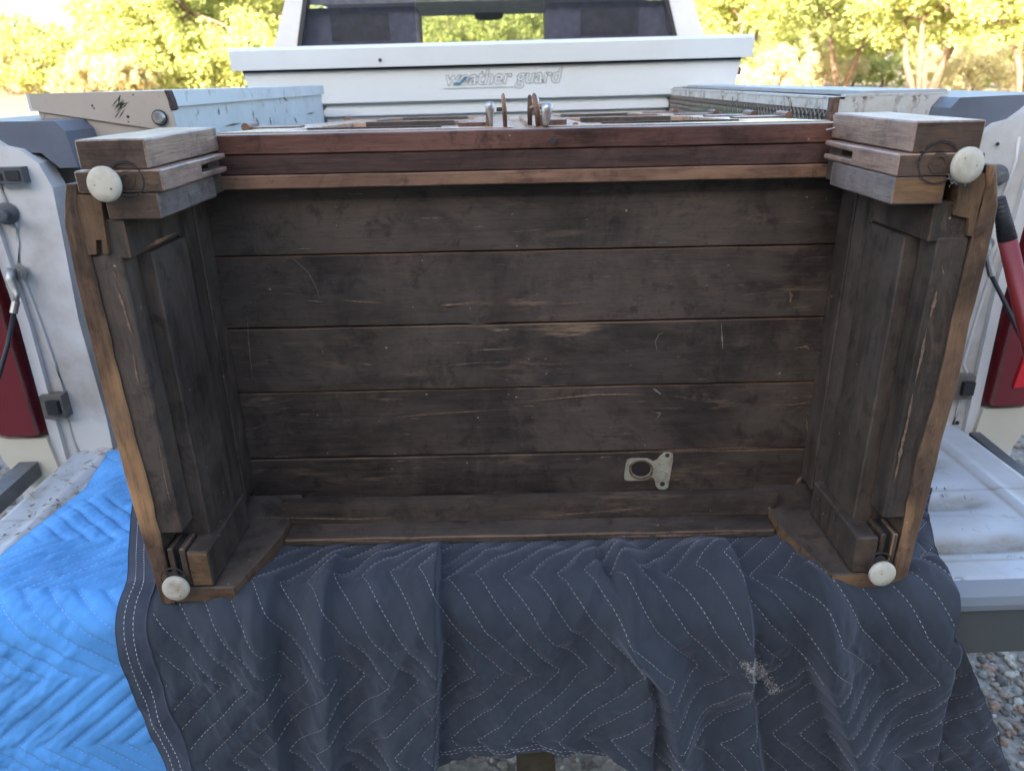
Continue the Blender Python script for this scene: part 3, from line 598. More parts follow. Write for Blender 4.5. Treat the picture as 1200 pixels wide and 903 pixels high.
for p, r in (((150, 137), .0028), ((108, 124), .002), ((110, 127), .0016), ((156, 111), .0016), ((150.5, 143), .0015)):
    lathe([(0, 0), (r, 0), (r*.8, .0006), (0, .0006)], atY(*p, YB-.009), (0, -1, 0), 8, bm)
obj('scuff', bm, BLK, LB, kind='stuff')
obj('rust_corner', prism([atY(*p, YB-.0095) for p in ((192, 106), (196, 106), (201, 118), (204, 128), (201, 130), (199, 127), (197, 118))], (0, .02, 0)), plain('rust_black', (.055, .035, .03), .9, 0, .5, 200, .8), LB)
c = atX(279, 132, -.5955); d_ = atX(262, 138, -.5955)
bm = bmesh.new()
for (u, v2) in (((263, 148), (283, 144)), ((359, 134), (369, 132)), ((345, 137), (348, 145)), ((316, 137), (318, 147)), ((300, 138), (304, 147)), ((256, 127), (257, 135)), ((274, 103), (279, 112)), ((332, 114), (337, 119))):
    a_ = atX(*u, -.5955); b2 = atX(*v2, -.5955); dd = (b2-a_); nn = Vector((0, -dd.z, dd.y)).normalized()*.002
    prism([a_, (a_+b2)/2+nn, b2, (a_+b2)/2-nn], (.0008, 0, 0), bm)
obj('dent_mark', bm, plain('olive_rust_mark', (.12, .10, .06),   .8), LB, kind='stuff')

# ------------------------------------------------------------ right expanded-metal tray
RB = empty('mesh_tray', (.66, 2.0, .9), 'rusty white steel tray with expanded metal side on the right bed rail', 'tray')
x0, y0, y1 = .572, 1.385, 2.78
obj('side_band', nbox(x0, x0+.004, y0, y1, 1.4185, 1.436), RTRAY, RB)
obj('end_band', nbox(x0, .765, y0-.004, y0, 1.33, 1.440), RTRAY, RB, bevel=.001)
obj('end_flange', nbox(x0-.004, x0+.008, y0-.007, y0+.012, 1.24, 1.4395), plain('rust_flange', (.11, .06, .04), .8, 0, .5, 120, .6), RB, bevel=.001)
obj('top_rim', nbox(x0-.001, x0+.018, y0-.004, y1, 1.4365, 1.441), RTRAY, RB, bevel=.0008)
obj('top_rim', nbox(x0+.02, .77, y0-.004, y0+.018, 1.4403, 1.444), RTRAY, RB, bevel=.0008)
obj('lid', nbox(x0+.055, .78, y0+.02, y1, 1.441, 1.449), paint('grey_tray_lid', (.36, .39, .42), dirtamt=.5, rough=.45, scale=12), RB, bevel=.002)
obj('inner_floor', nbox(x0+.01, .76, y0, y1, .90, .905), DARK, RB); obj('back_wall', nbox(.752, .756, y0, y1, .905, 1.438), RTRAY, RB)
MESH = plain('expanded_steel', (.30, .26, .22), .5, .6, .3, 90)
bm = bmesh.new(); step = .021; zt, zb = 1.4185, 1.31; k = 0; yy = y0
while yy < y1:
    for sgn in (-1, 1):
        n2 = 8
        for q in range(n2):
            za = zt-(zt-zb)*q/n2; zc = zt-(zt-zb)*(q+1)/n2; sh = .5*step
            ya = yy + sh*((q) % 2)*sgn; yb = yy + sh*((q+1) % 2)*sgn
            prism([(x0, ya-.0016, za), (x0, ya+.0016, za), (x0, yb+.0016, zc), (x0, yb-.0016, zc)], (.002, 0, 0), bm)
    yy += step
o = obj('expanded_mesh', bm, MESH, RB); o['kind'] = 'stuff'
def bundle(lab, p0, p1, cx, seed, r=.03):
    r_ = random.Random(seed); bm = bmesh.new()
    for k in range(16):
        pts = []; ph = r_.random()*6; 
        for i in range(14): t = i/13; pts.append((cx+r*math.cos(ph+t*9)*r_.uniform(.7, 1), p0+(p1-p0)*t, 1.357+r*math.sin(ph+t*9)*1.1))
        tube(bm, pts, .006, 5)
    return tag(obj('rope_bundle', bm, GREEN, org=(cx, (p0+p1)/2, 1.33)), lab, 'rope')
bundle('coil of bright green rope at the far end of the mesh tray', 2.05, 2.55, .625, 3)
bundle('short green rope coil nearer the middle of the mesh tray', 1.72, 1.85, .625, 8)
for i_, o_ in enumerate([q for q in bpy.data.objects if q.name.startswith('rope_bundle')]): o_['group'] = 'green rope coils in the mesh tray'

# ------------------------------------------------------------ red bar with black grip leaning by the right taillight
p0 = atY(1171, 232, 1.158); p1 = atY(1180, 278, 1.155); p2 = atY(1207, 400, 1.13); dr = (p2-p1).normalized(); p3 = p1 + dr*((p1.z-.012)/-dr.z)
rb = empty('red_bar', (p3.x, p3.y, p3.z), 'red metal bar with black ribbed grip leaning beside the right taillight', 'bar')
rb.location = (p3.x, p3.y, p3.z)
obj('bar', tube(bmesh.new(), [p1, p3], .0135, 16), RED, rb, smooth=True)
gp = obj('grip', tube(bmesh.new(), [p0, p1+dr*.003], [.0085, .0138], 16), RUBBER, rb, smooth=True)
for k in range(9):
    q = p0.lerp(p1, k/9); obj('grip_ring', tube(bmesh.new(), [q, q+(p1-p0).normalized()*.0015], .0089+.0052*k/9, 14), RUBBER, gp)

# ------------------------------------------------------------ the cabinet on its back
CB = empty('wooden_cabinet', (.022, .83, .853), 'old dark wooden cabinet lying on its back with underside and four stub feet facing out', 'cabinet')
def cp(name, bm, m, parent=CB, **k): return obj(name, bm, m, parent, **k)
def pz(pts, Y): return [(atY(*p, Y).x, atY(*p, Y).z) for p in pts]
def rough_box(x0, x1, y0, y1, z0, z1, amp=.0006, cell=.03, seed=0, bev=.0016):
    bm = nbox(x0, x1, y0, y1, z0, z1)
    bmesh.ops.bevel(bm, geom=list(bm.edges), offset=bev, segments=1, affect='EDGES', material=1, clamp_overlap=True)
    return roughen(bm, amp, cell, seed)
BY = 1.03
# underside boards (five)
zs = [1.353, 1.2585, 1.1525, 1.0515, .9400, .868]
for i in range(5):
    dy = (.0, .0012, -.0006, .0008, -.0012)[i]
    cp('board', rough_box(-.416, .467, BY+dy, BY+.02, zs[i+1]+.0011, zs[i]-.0011, .0006, .03, i, .0012), [W_BOARD, W_WORNX])
cp('backing', nbox(-.44, .49, BY+.021, BY+.03, .86, 1.40), DARK)
# front rail strips
cp('rail', rough_box(-.405, .458, .999, 1.028, 1.3965, 1.4205, .0005, .03, 11, .0014), [W_RED, W_RED])
cp('rail', rough_box(-.398, .454, 1.001, 1.028, 1.3710, 1.3957, .0004, .03, 12, .001), [W_RED2, W_RED2])
cp('rail', rough_box(-.403, .452, .998, 1.028, 1.3530, 1.3702, .0005, .03, 13, .0014), [W_BRN, W_BRN])
cp('knot_plug', lathe([(0, 0), (.0045, 0), (.0045, .002), (0, .002)], atY(648, 165, .9985), (0, -1, 0), 6), BLK)
# outer side panels
Lout = [(75.8,215.8),(73,257.6),(83,306),(93,350),(119,459),(143,549),(162,617),(189,709)]; Lin = [(91,216),(89,232),(104.6,299),(123,378),(143,459),(161,528),(177,585),(189,641),(206,707)]
Rout = [(1168.7,194),(1172.5,233),(1155,317),(1139,374),(1124,449),(1108,505),(1092,572),(1076,630),(1062,685)]; Rin = [(1156.6,196),(1155,232),(1141,279),(1123.5,351),(1102,449),(1076,541),(1062,601),(1054.7,641.5),(1042,687)]
for k, (A, B) in enumerate(((Lout, Lin), (Rout, Rin))):
    a = pz(A, .795); b = pz(B, .795)
    zt = max(p[1] for p in a+b); nseg = 26; zz = np.linspace(.8535, 1.388, nseg)
    fa = np.interp(zz, [p[1] for p in a[::-1]], [p[0] for p in a[::-1]]); fb = np.interp(zz, [p[1] for p in b[::-1]], [p[0] for p in b[::-1]])
    r_ = np.random.RandomState(k+2); fa = fa + r_.normal(size=nseg)*.0003; fb = fb + r_.normal(size=nseg)*.0005
    bm = bmesh.new(); rings = []
    for x_a, x_b, z in zip(fa, fb, zz):
        s = 1 if x_b > x_a else -1
        rings.append([bm.verts.new(p) for p in ((x_a, 1.03, z), (x_a, .7975, z), (x_a+.002*s, .7955+r_.normal()*.0003, z), ((x_a+x_b)/2, .7950+r_.normal()*.0003, z), (x_b-.002*s, .7957, z), (x_b, .798, z), (x_b, 1.03, z))])
    for i in range(nseg-1):
        for j in range(6):
            f = bm.faces.new((rings[i][j], rings[i][j+1], rings[i+1][j+1], rings[i+1][j])); f.material_index = 1 if j in (1, 2, 3, 4) else 0
    bm.faces.new(rings[0]); bm.faces.new(rings[-1][::-1]); bm.faces.ensure_lookup_table()
    cp('side_panel', bm, [W_SIDE, W_WORN])
# carcass beyond the underside
CT = lambda Y: 1.4185 - .03*(Y-1)
def tilt(bm):
    for v in bm.verts: v.co.z -= .03*(v.co.y-1)*(1 if v.co.z > 1.2 else .0)
    return bm
cp('carcass', tilt(nbox(-.468, .512, BY+.031, 2.35, .855, 1.404)), W_SIDE)
for s in (-1, 1):
    M_ = (lambda a, b: (a, b)) if s < 0 else (lambda a, b: (.044-b, .044-a))     # mirrored about the cabinet's middle
    x = M_(-.4555, -.421); cp('side_rail', rough_box(*x, .8005, .836, .958, 1.312, .0007, .03, 21+s), [W_SIDE, W_SIDE])
    x = M_(-.4545, -.404); cp('corner_plank', rough_box(*x, .8375, .932, .872, 1.3065, .0006, .03, 23+s, .0018), [W_SIDE, W_SIDE])
    x = M_(-.449, -.411); cp('side_cleat', rough_box(*x, .9345, .984, .90, 1.352, .0006, .03, 25+s), [W_SIDE, W_SIDE])
    x = M_(-.449, -.4095); cp('side_cleat', rough_box(*x, .9855, 1.0285, .89, 1.352, .0006, .03, 27+s), [W_SIDE, W_SIDE])
    x = M_(-.4555, -.411); cp('cross_piece', rough_box(*x, .802, .933, 1.3075, 1.3505, .0006, .03, 29+s), [W_SIDE, W_WORN])
    x = M_(-.449, -.372); cp('filler', nbox(*x, .96, .998, 1.352, 1.40), W_SIDE)
# upper feet: stacked blocks
def slab_y(x0, x1, yzpts, mats, name='leg_block', seed=0, bev=.0016):
    bm = yz(yzpts, x0, x1)
    for f in bm.faces: f.material_index = 0
    bmesh.ops.recalc_face_normals(bm, faces=bm.faces)
    for f in bm.faces:
        if f.normal.y < -.7 : f.material_index = 1
    bmesh.ops.bevel(bm, geom=[e for e in bm.edges if e.calc_face_angle(0) > .5], offset=bev, segments=1, affect='EDGES', clamp_overlap=True)
    roughen(bm, .0006, .02, seed); return cp(name, bm, mats)
def rectyz(y0, y1, z0, z1): return [(y0, z0), (y1, z0), (y1, z1), (y0, z1)]
slotted = [(.795, 1.3785), (.985, 1.3785), (.985, 1.3845), (.905, 1.3855), (.905, 1.3935), (.985, 1.3945), (.985, 1.4005), (.795, 1.4010)]
slab_y(-.440, -.3695, rectyz(.7955, 1.0, 1.4022, 1.4315), [W_LEG, W_END], seed=1)
slab_y(-.4475, -.358, slotted, [W_LEG, W_END], seed=2)
slab_y(-.4235, -.3665, rectyz(.7975, .958, 1.3505, 1.3773), [W_LEGG, W_END], seed=3)
slab_y(.4160, .4875, rectyz(.7955, 1.0, 1.4022, 1.4325), [W_LEG, W_END], seed=4)
slab_y(.4040, .4945, slotted, [W_LEG, W_END], seed=5)
slab_y(.4050, .4600, rectyz(.7970, .958, 1.3490, 1.3773), [W_LEGG, W_END2], seed=6)
W_TEN = wood('tenon_wood', (.04, .028, .018), (.115, .074, .042), (.2, .13, .075), 'z', wear=.56, rough=.7, blotch=.6)
bm = xz(pz([(88, 228), (117, 229), (127, 297), (121, 297.5), (119, 281), (112, 281.5), (113, 298), (102, 299)], .7962), .7962, .835); cp('tenon_board', bm, W_TEN, bevel=.001)
cp('mortise_back', xz(pz([(111, 280), (120, 280), (122, 299), (112, 299)], .81), .81, .812), DARK)
bm = xz(pz([(1125, 209), (1154, 203), (1155, 215), (1143, 262), (1140, 277), (1134, 276), (1136, 256), (1118, 252), (1122, 236)], .7965), .7965, .835); cp('tenon_board', bm, W_TEN, bevel=.001)
cp('rail_clip', tube(bmesh.new(), [atY(968, 152.5, .992), atY(984, 149, .992), atY(987, 152, .992), atY(988, 162, .994)], .0014, 6), STEEL)
# lower feet
for s in (-1, 1):
    M_ = (lambda a, b: (a, b)) if s < 0 else (lambda a, b: (.044-b, .044-a))
    x = M_(-.4205, -.3925); sm = [W_SIDE, W_END2 if s < 0 else W_END]
    slab_y(*x, rectyz(.7965, .942, .8785, .9315), sm, 'foot_block', 8+s, .002)
    x = M_(-.445, -.4385); cp('slot_strip', rough_box(*x, .798, .8355, .893, .9355, .0004, .02, 31+s), [W_SIDE, W_WORN])
    x = M_(-.4295, -.4225); cp('slot_strip', rough_box(*x, .798, .8355, .893, .9355, .0004, .02, 33+s), [W_SIDE, W_WORN])
    x = M_(-.4386, -.4294); cp('slot_recess', nbox(*x, .806, .8352, .893, .934), DARK)
    x = M_(-.445, -.4215); cp('slot_base', rough_box(*x, .799, .83, .8785, .8945, .0004, .02, 35+s), [W_END, W_WORN])
    P = (lambda u: u) if s < 0 else (lambda u: .044-u)
    bm = xy([(P(-.4475), .7962), (P(-.3665), .7962), (P(-.350), .86), (P(-.3375), .917), (P(-.3375), 1.0285), (P(-.4475), 1.0285)], .8540, .8770)
    bmesh.ops.recalc_face_normals(bm, faces=bm.faces)
    for f in bm.faces:
        f.material_index = 1 if f.normal.y < -.3 or abs(f.normal.x) > .5 else 0
    bmesh.ops.bevel(bm, geom=list(bm.edges), offset=.0016, segments=1, affect='EDGES', clamp_overlap=True); roughen(bm, .0007, .02, 41+s); cp('foot_board', bm, [W_SIDE, W_END2 if s > 0 else W_WORNX])
bm = rough_box(-.337, .380, .9165, 1.029, .8545, .8665, .0008, .03, 51, .002); cp('back_panel', bm, [W_BOARD, W_WORNX])
cp('back_panel', nbox(-.447, .49, .957, 2.34, .8535, .8542), W_BOARD)
bm = yz([(.957, .8670), (1.0285, .8670), (1.0285, .8690), (.972, .9035), (.957, .9045)], -.348, .392); roughen(bm, .0006, .03, 52); cp('batten', bm, W_BOARD)
# caster rings, sockets and glides
def ringpts(c, r, n=28): return [c+Vector((r*math.cos(2*math.pi*k/n), 0, r*math.sin(2*math.pi*k/n))) for k in range(n+1)]
for c, r, notch in ((atY(148.5, 211, .7948), .0175, 0), (atY(1100, 191, .7948), .0205, 1)):
    ro = cp('caster_ring', tube(bmesh.new(), ringpts(c, r), .0008, 5, False), BLK)
    cp('caster_socket', lathe([(0, -.001), (r*.52, -.001), (r*.52, .0012), (r*.3, .0012), (r*.28, -.0005), (0, -.0005)], c, (0, -1, 0), 20), W_END)
    bm = bmesh.new()
    for k in range(4, 22):
        t = math.radians(20+k*8); p = c+Vector((math.cos(t)*(r+.0015), -.0004, math.sin(t)*(r+.0015))); lathe([(0, 0), (.0011, 0), (0, .0008)], p, (0, -1, 0), 5, bm)
    cp('ring_teeth', bm, BLK, ro)
for px, py in ((204, 678), (1030, 660)):
    c = atY(px, py, .7955); cp('caster_ring', tube(bmesh.new(), ringpts(c, .0165), .0010, 5, False), BLK)
    cp('caster_hole', lathe([(0, 0), (.008, 0), (.008, .001), (0, .001)], c+Vector((0, 0, .004)), (0, -1, 0), 16), BLK)
for px, py, r, tx in ((122, 216, .0178, -.12), (1134, 193.5, .0178, .18), (206, 689, .0170, 0), (1034, 672, .0170, .05)):
    c = atY(px, py, .778)
    bm = lathe([(.004, -.0175), (.0045, -.004), (r*.93, -.004), (r, -.0025), (r, .001), (r*.94, .003), (r*.5, .0038), (0, .004)], c, (tx, -1, .05), 36)
    gl_ = cp('foot_glide', bm, GLIDE, smooth=False)
    rr_ = random.Random(int(px)); bm = bmesh.new()
    for q in range(2):
        aa = rr_.random()*6.28; d_ = r*rr_.uniform(.1, .7); lathe([(0, 0), (.0016*rr_.uniform(.4, 1), 0), (0, .0003)], Vector((c.x+d_*math.cos(aa), .7738+(tx*d_*math.cos(aa)*.98), c.z+d_*math.sin(aa))), (0, -1, 0), 7, bm)
    o_ = cp('scuff', bm, plain('brown_scuff', (.26, .19, .11), .8), gl_); o_['kind'] = 'stuff'
for o in [q for q in CB.children if q.name.startswith('foot_glide')]:
    for p in o.data.polygons: p.use_smooth = True
# old lock plate screwed to the lowest board
Y_ = 1.0255; sc_ = lambda u, v: atY(720+u/11.29, 510+v/11.29, Y_)
out = [(130,560),(150,390),(170,330),(230,310),(440,312),(520,350),(570,330),(610,280),(660,235),(740,228),(778,250),(775,330),(735,560),(710,690),(660,716),(590,712),(550,670),(535,590),(515,558),(470,556),(440,585),(400,595),(190,600),(140,588)]
hole = [(350+130*math.cos(t), 440+100*math.sin(t)) for t in [2*math.pi*k/18 for k in range(18)]]
bm = prism([sc_(*p) for p in out], (0, .003, 0)); lp = cp('lock_plate', bm, PLATE, bevel=.0005)
cp('keyhole', prism([sc_(u, v)-Vector((0, .0006, 0)) for u, v in hole], (0, .003, 0)), plain('hole_dark_wood', (.02, .013, .012), .9), lp)
cp('cup_rim', tube(bmesh.new(), [sc_(350+150*math.cos(t), 445+118*math.sin(t))-Vector((0, .0012, 0)) for t in [2*math.pi*k/24 for k in range(25)]], .0016, 6, False), plain('rusty_rim', (.14, .085, .06), .8, 0, .5, 200, .5), lp, smooth=True)
bm = bmesh.new(); lathe([(0, 0), (.0042, 0), (0, .0006)], sc_(635, 640)-Vector((0, .0004, 0)), (0, -1, 0), 12, bm); lathe([(0, 0), (.0035, 0), (0, .0006)], sc_(700, 262)-Vector((0, .0004, 0)), (0, -1, 0), 12, bm); cp('screw_hole', bm, BLK, lp)
bm = bmesh.new(); lathe([(0, 0), (.0022, 0), (.0016, .0012), (0, .0012)], sc_(625, 460), (0, -1, 0), 10, bm); lathe([(0, 0), (.0028, 0), (.002, .001), (0, .0012)], sc_(680, 490), (0, -1, 0), 10, bm); lathe([(0, 0), (.0028, 0), (.002, .001), (0, .0012)], sc_(600, 370), (0, -1, 0), 10, bm); cp('rivet', bm, PLATE, lp)
# cobweb-like scratches, chips and a chalk curve left on the boards
SCR = plain('bare_scratch', (.16, .135, .105), .85, 0, .4, 200); SCR2 = plain('orange_bare_scratch', (.19, .12, .075), .85, 0, .4, 200)
def streak(bm, pts, w, Y, seed):
    r_ = random.Random(seed); P3 = [atY(*p, Y) for p in pts]; L = []
    for i in range(len(P3)-1):
        for k in range(5): L.append(P3[i].lerp(P3[i+1], k/5))
    L.append(P3[-1]); up = []; dn = []
    for i, p in enumerate(L):
        d = (L[min(i+1, len(L)-1)]-L[max(0, i-1)]).normalized(); nn = Vector((-d.z, 0, d.x)); q = w*math.sin(math.pi*(i+.15)/(len(L)-.7+.0001)+.0)*r_.uniform(.35, 1.2)
        q = max(q, .0001); up.append(bm.verts.new(p+nn*q)); dn.append(bm.verts.new(p-nn*q*r_.uniform(.5, 1)))
    for i in range(len(L)-1): bm.faces.new((up[i], up[i+1], dn[i+1], dn[i]))
YS = BY-.0022
bm = bmesh.new()
for i, (pts, w_) in enumerate([([(320,299),(345,304),(362,320),(372,340),(375,352)], .0006), ([(290,371),(291,398),(296,444)], .0011), ([(770,412),(768,400),(772,392),(778,389)], .0009), ([(845,375),(846,395),(847,410)], .0016), ([(500,430),(560,425),(600,424)], .0007),
    ([(575,387),(598,386)], .0022), ([(600,272),(640,268)], .0006), ([(560,410),(600,409)], .0018), ([(420,425),(436,428)], .0009), ([(360,352),(378,354)], .0016), ([(292,353),(294,356)], .0012), ([(765,455),(775,462)], .0022), ([(763,482),(774,484),(768,492)], .002), ([(790,464),(806,466)], .0008)]): streak(bm, pts, w_, YS, i)
r_ = random.Random(77)
for k in range(70):
    x_ = r_.uniform(290, 960); y_ = r_.uniform(225, 560); L_ = r_.choice((4, 7, 12, 25))*r_.uniform(.5, 1.3); streak(bm, [(x_, y_), (x_+L_*.5, y_-L_*.01+r_.gauss(0, .6)), (x_+L_, y_-L_*.02)], r_.uniform(.0003, .0009), YS, 200+k)
cp('scratch', bm, SCR, kind='stuff')
bm = bmesh.new()
for i, (pts, w_) in enumerate([([(925,340),(927,347),(926,355)], .0022), ([(930,408),(945,406),(948,409)], .0026), ([(515,358),(545,356)], .0022), ([(400,352),(450,355)], .001), ([(460,489),(520,484),(600,479)], .0010), ([(620,470),(700,462),(756,462)], .0018), ([(900,474),(930,474),(955,470)], .0014),
    ([(945,490),(948,515)], .0024), ([(680,533),(735,530),(770,528),(860,525),(930,524)], .0012), ([(672,538),(683,537)], .0012), ([(700,536),(716,535)], .0014), ([(460,540),(476,540)], .0011), ([(930,570),(944,554)], .0034), ([(640,357),(700,353)], .0008), ([(870,346),(905,342)], .0008)]): streak(bm, pts, w_, YS, 30+i)
cp('scratch', bm, SCR2, kind='stuff')
bm = bmesh.new()
for i, (pts, w_, Y_) in enumerate([([(134,330),(145,360),(152,385),(158,395)], .0022, .7995), ([(132,318),(136,326)], .0014, .7995), ([(156,415),(160,440),(164,455)], .0016, .7995), ([(186,520),(193,560),(200,590)], .001, .7995), ([(1104,311),(1106,322)], .001, .7995), ([(1098,340),(1094,356),(1090,372)], .0026, .7995), ([(1086,385),(1080,415),(1072,450)], .0022, .7995), ([(1070,460),(1063,495),(1055,530),(1048,565)], .003, .7995), ([(166,292),(186,283),(207,272)], .0022, .836), ([(350,633),(450,634),(560,631)], .0012, .9163), ([(700,629),(800,627),(905,623)], .0026, .9163), ([(620,606),(720,598),(770,594)], .0014, .9565), ([(300,606),(420,608),(460,606)], .0012, .9565)]): streak(bm, pts, w_, Y_, 60+i)
cp('scratch', bm, SCR2, kind='stuff')
# front doors (facing the sky)
def dbox(bm, x0, x1, y0, y1, a, b):
    v = box(bm, x0, x1, y0, y1, 0, 1)
    for q in v: q.co.z = CT(q.co.y) + (a if q.co.z < .5 else b)
cp('front_frame', (lambda bm: (dbox(bm, -.468, .512, 1.0305, 2.35, -.014, -.008), bm)[1])(bmesh.new()), W_DOOR)
cp('front_rail', (lambda bm: (dbox(bm, -.40, .456, 1.0295, 1.075, -.0078, .0015), bm)[1])(bmesh.new()), W_DOOR, bevel=.001)
doors = [(-.40, .008, 1.085, 1.70), (.036, .448, 1.085, 1.70), (-.40, .008, 1.72, 2.27), (.036, .448, 1.72, 2.27)]
for (xa, xb, ya, yb) in doors:
    bm = bmesh.new(); f_ = .085
    dbox(bm, xa, xa+f_, ya, yb, -.0078, .003); d = cp('door', bm, W_DOOR, bevel=.001)
    for q in ((xb-f_, xb, ya, yb), (xa+f_+.0003, xb-f_-.0003, ya, ya+f_), (xa+f_+.0003, xb-f_-.0003, yb-f_, yb)):
        bm = bmesh.new(); dbox(bm, *q, -.0078, .0028); cp('door_rail', bm, W_DOOR, d, bevel=.001)
    bm = bmesh.new(); dbox(bm, xa+f_+.001, xb-f_-.001, ya+f_+.001, yb-f_-.001, -.0078, -.005); cp('door_panel', bm, W_DOOR, d)
    bm = bmesh.new(); dbox(bm, xa+f_+.03, xb-f_-.03, yb-f_-.02, yb-f_-.002, -.0048, .0045); cp('panel_moulding', bm, W_BOARD, d, bevel=.001)
    bm = bmesh.new(); dbox(bm, xa+f_+.02, xb-f_-.02, ya+f_-.01, ya+f_+.006, .003, .0052); cp('panel_moulding', bm, W_BOARD, d, bevel=.001)
for hx, hy in ((-.428, 1.30), (-.43, 2.12), (.468, 1.315), (.468, 1.50), (.468, 1.77), (.468, 2.2)):
    z = CT(hy)+.006; hg = cp('hinge', tube(bmesh.new(), [(hx, hy-.012, z), (hx, hy+.04, z)], .0068, 10), COPPER, bevel=.001)
    s = 1 if hx < 0 else -1; cp('hinge_leaf', nbox(*sorted((hx+.004*s, hx+.085*s)), hy-.01, hy+.036, z-.004, z-.0005), COPPER, hg, bevel=.0006)
# latches between the doors
def lever(px, yb_, Y, h, r, lean=0, m=COPPER, parent=CB):
    b = atY(px, yb_, Y); b.z = CT(Y)+.003
    return cp('latch_pin', tube(bmesh.new(), [b, b+Vector((lean*.3, 0, h*.5)), b+Vector((lean, 0, h*.93)), b+Vector((lean*1.05, 0, h))], [r, r*1.15, r*.9, r*.3], 10), m, parent, smooth=True)
l1 = cp('latch_plate', nbox(-.072, -.022, 1.17, 1.20, CT(1.2), CT(1.2)+.009), COPPER, bevel=.001)
cp('latch_body', nbox(-.030, -.020, 1.15, 1.18, CT(1.15), CT(1.15)+.033), COPPER, l1, bevel=.002)
cp('knob', lathe([(.0025, -.03), (.0032, -.016), (.0064, -.004), (.0068, .003), (.005, .007), (0, .008)], (-.0235, 1.145, 1.443), (-.05, 0, 1), 16), NICKEL, l1, smooth=True)
lever(592, 147, 1.10, .044, .0030, -.002)
cp('screw', tube(bmesh.new(), [(-.014, 1.13, 1.4405), (-.006, 1.13, 1.4405)], .0028, 8), BLK, l1)
lever(621, 145, 1.16, .042, .0034, .000, W_END); lever(631, 147, 1.09, .043, .0038, -.006)
l2 = cp('latch_plate', nbox(.060, .088, 1.15, 1.175, CT(1.15), CT(1.15)+.010), COPPER, bevel=.001)
cp('latch_body', nbox(.046, .058, 1.11, 1.14, CT(1.1), CT(1.1)+.017), COPPER, l2, bevel=.002)
cp('knob', lathe([(.003, -.022), (.0045, -.017), (.0074, -.004), (.0082, .004), (.006, .009), (0, .011)], (.0555, 1.08, 1.4395), (.1, 0, 1), 18), NICKEL, l2, smooth=True)
cp('knob', lathe([(.003, -.02), (.008, -.006), (.0085, .003), (.006, .007), (0, .008)], (.043, 1.24, 1.447), (0, 0, 1), 16), NICKEL, l2, smooth=True)
cp('latch_arm', tube(bmesh.new(), [(.034, 1.16, 1.441), (.055, 1.16, 1.442)], .0042, 8), COPPER, l2)
cp('screw', lathe([(0, 0), (.005, 0), (.003, .003), (0, .003)], (.10, 1.14, CT(1.14)+.003), (0, 0, 1), 10), COPPER, l2)

# ------------------------------------------------------------ moving blankets
TOPZ = .8460; YE = .828; RA = .036; S0 = 1.30-YE; SA = RA*math.pi/2
def base_curve(s, off):
    """profile: flat on the tailgate, round its edge, hanging"""
    Y = np.where(s < S0, 1.30-s, 0.); Z = np.where(s < S0, TOPZ, 0.)
    a = np.clip((s-S0)/RA, 0, math.pi/2); Yn = YE - np.sin(a)*RA; Zn = TOPZ - RA + np.cos(a)*RA
    h = np.maximum(s-S0-SA, 0); Y = np.where(s < S0, Y, Yn - .03*h); Z = np.where(s < S0, Z, Zn - h)
    ny = np.where(s < S0, 0, -np.sin(a)); nz = np.where(s < S0, 1, np.cos(a))
    return Y + ny*off, Z + nz*off
def s_of(px, py):
    """arc length and X of a photograph point lying on the draped surface"""
    p = atZ(px, py, TOPZ)
    if p.y > YE-.012: return p.x, 1.30-p.y
    p = atY(px, py, .797); return p.x, S0+SA+max(0, (TOPZ-RA-p.z))
def tri(t): return 2*np.abs(2*(t-np.floor(t+.5)))-1
def saw(d, wl, wr, e=.004):
    """fold: rises over wl on the left of the crease, falls over wr on the right"""
    return np.where(d < 0, np.exp(-(d/wl)**2), np.exp(-(d/wr)**2))
def path(pts):
    q = sorted([s_of(*p)[::-1] for p in pts]); return (np.array([a[0] for a in q]), np.array([a[1] for a in q]))
FOLDS = [ # crease path in the photograph, amplitude, width left, width right, start (m past the edge)
 ([(515, 650), (516, 740), (511, 903)], .034, .05, .003), ([(312, 700), (318, 760), (345, 903)], .026, .07, .010), ([(388, 690), (390, 765), (400, 903)], .022, .028, .008),
 ([(440, 690), (455, 780), (470, 903)], .016, .02, .03), ([(735, 690), (775, 780), (800, 903)], .036, .014, .028), ([(700, 680), (738, 740), (760, 800)], .018, .05, .006),
 ([(838, 650), (868, 770), (882, 903)], .034, .05, .008), ([(930, 660), (950, 760), (1000, 903)], .056, .010, .05), ([(1105, 700), (1078, 800), (1060, 903)], .042, .08, .005),
 ([(570, 700), (560, 780), (600, 880)], .010, .03, .03), ([(640, 690), (650, 760), (660, 860)], .009, .03, .02), ([(250, 720), (235, 800), (250, 903)], .012, .04, .05), ([(1120, 720), (1135, 800), (1165, 903)], .012, .03, .02)]
FP = [(path(p), a, wl, wr) for p, a, wl, wr in FOLDS]
SP = .0375; PER = .245; AMP = .058
def phase(X, s, k=1.0): return (X - AMP*k*tri((s+.02)/PER) + .012*fbm(X*4, s*4, 21))/SP
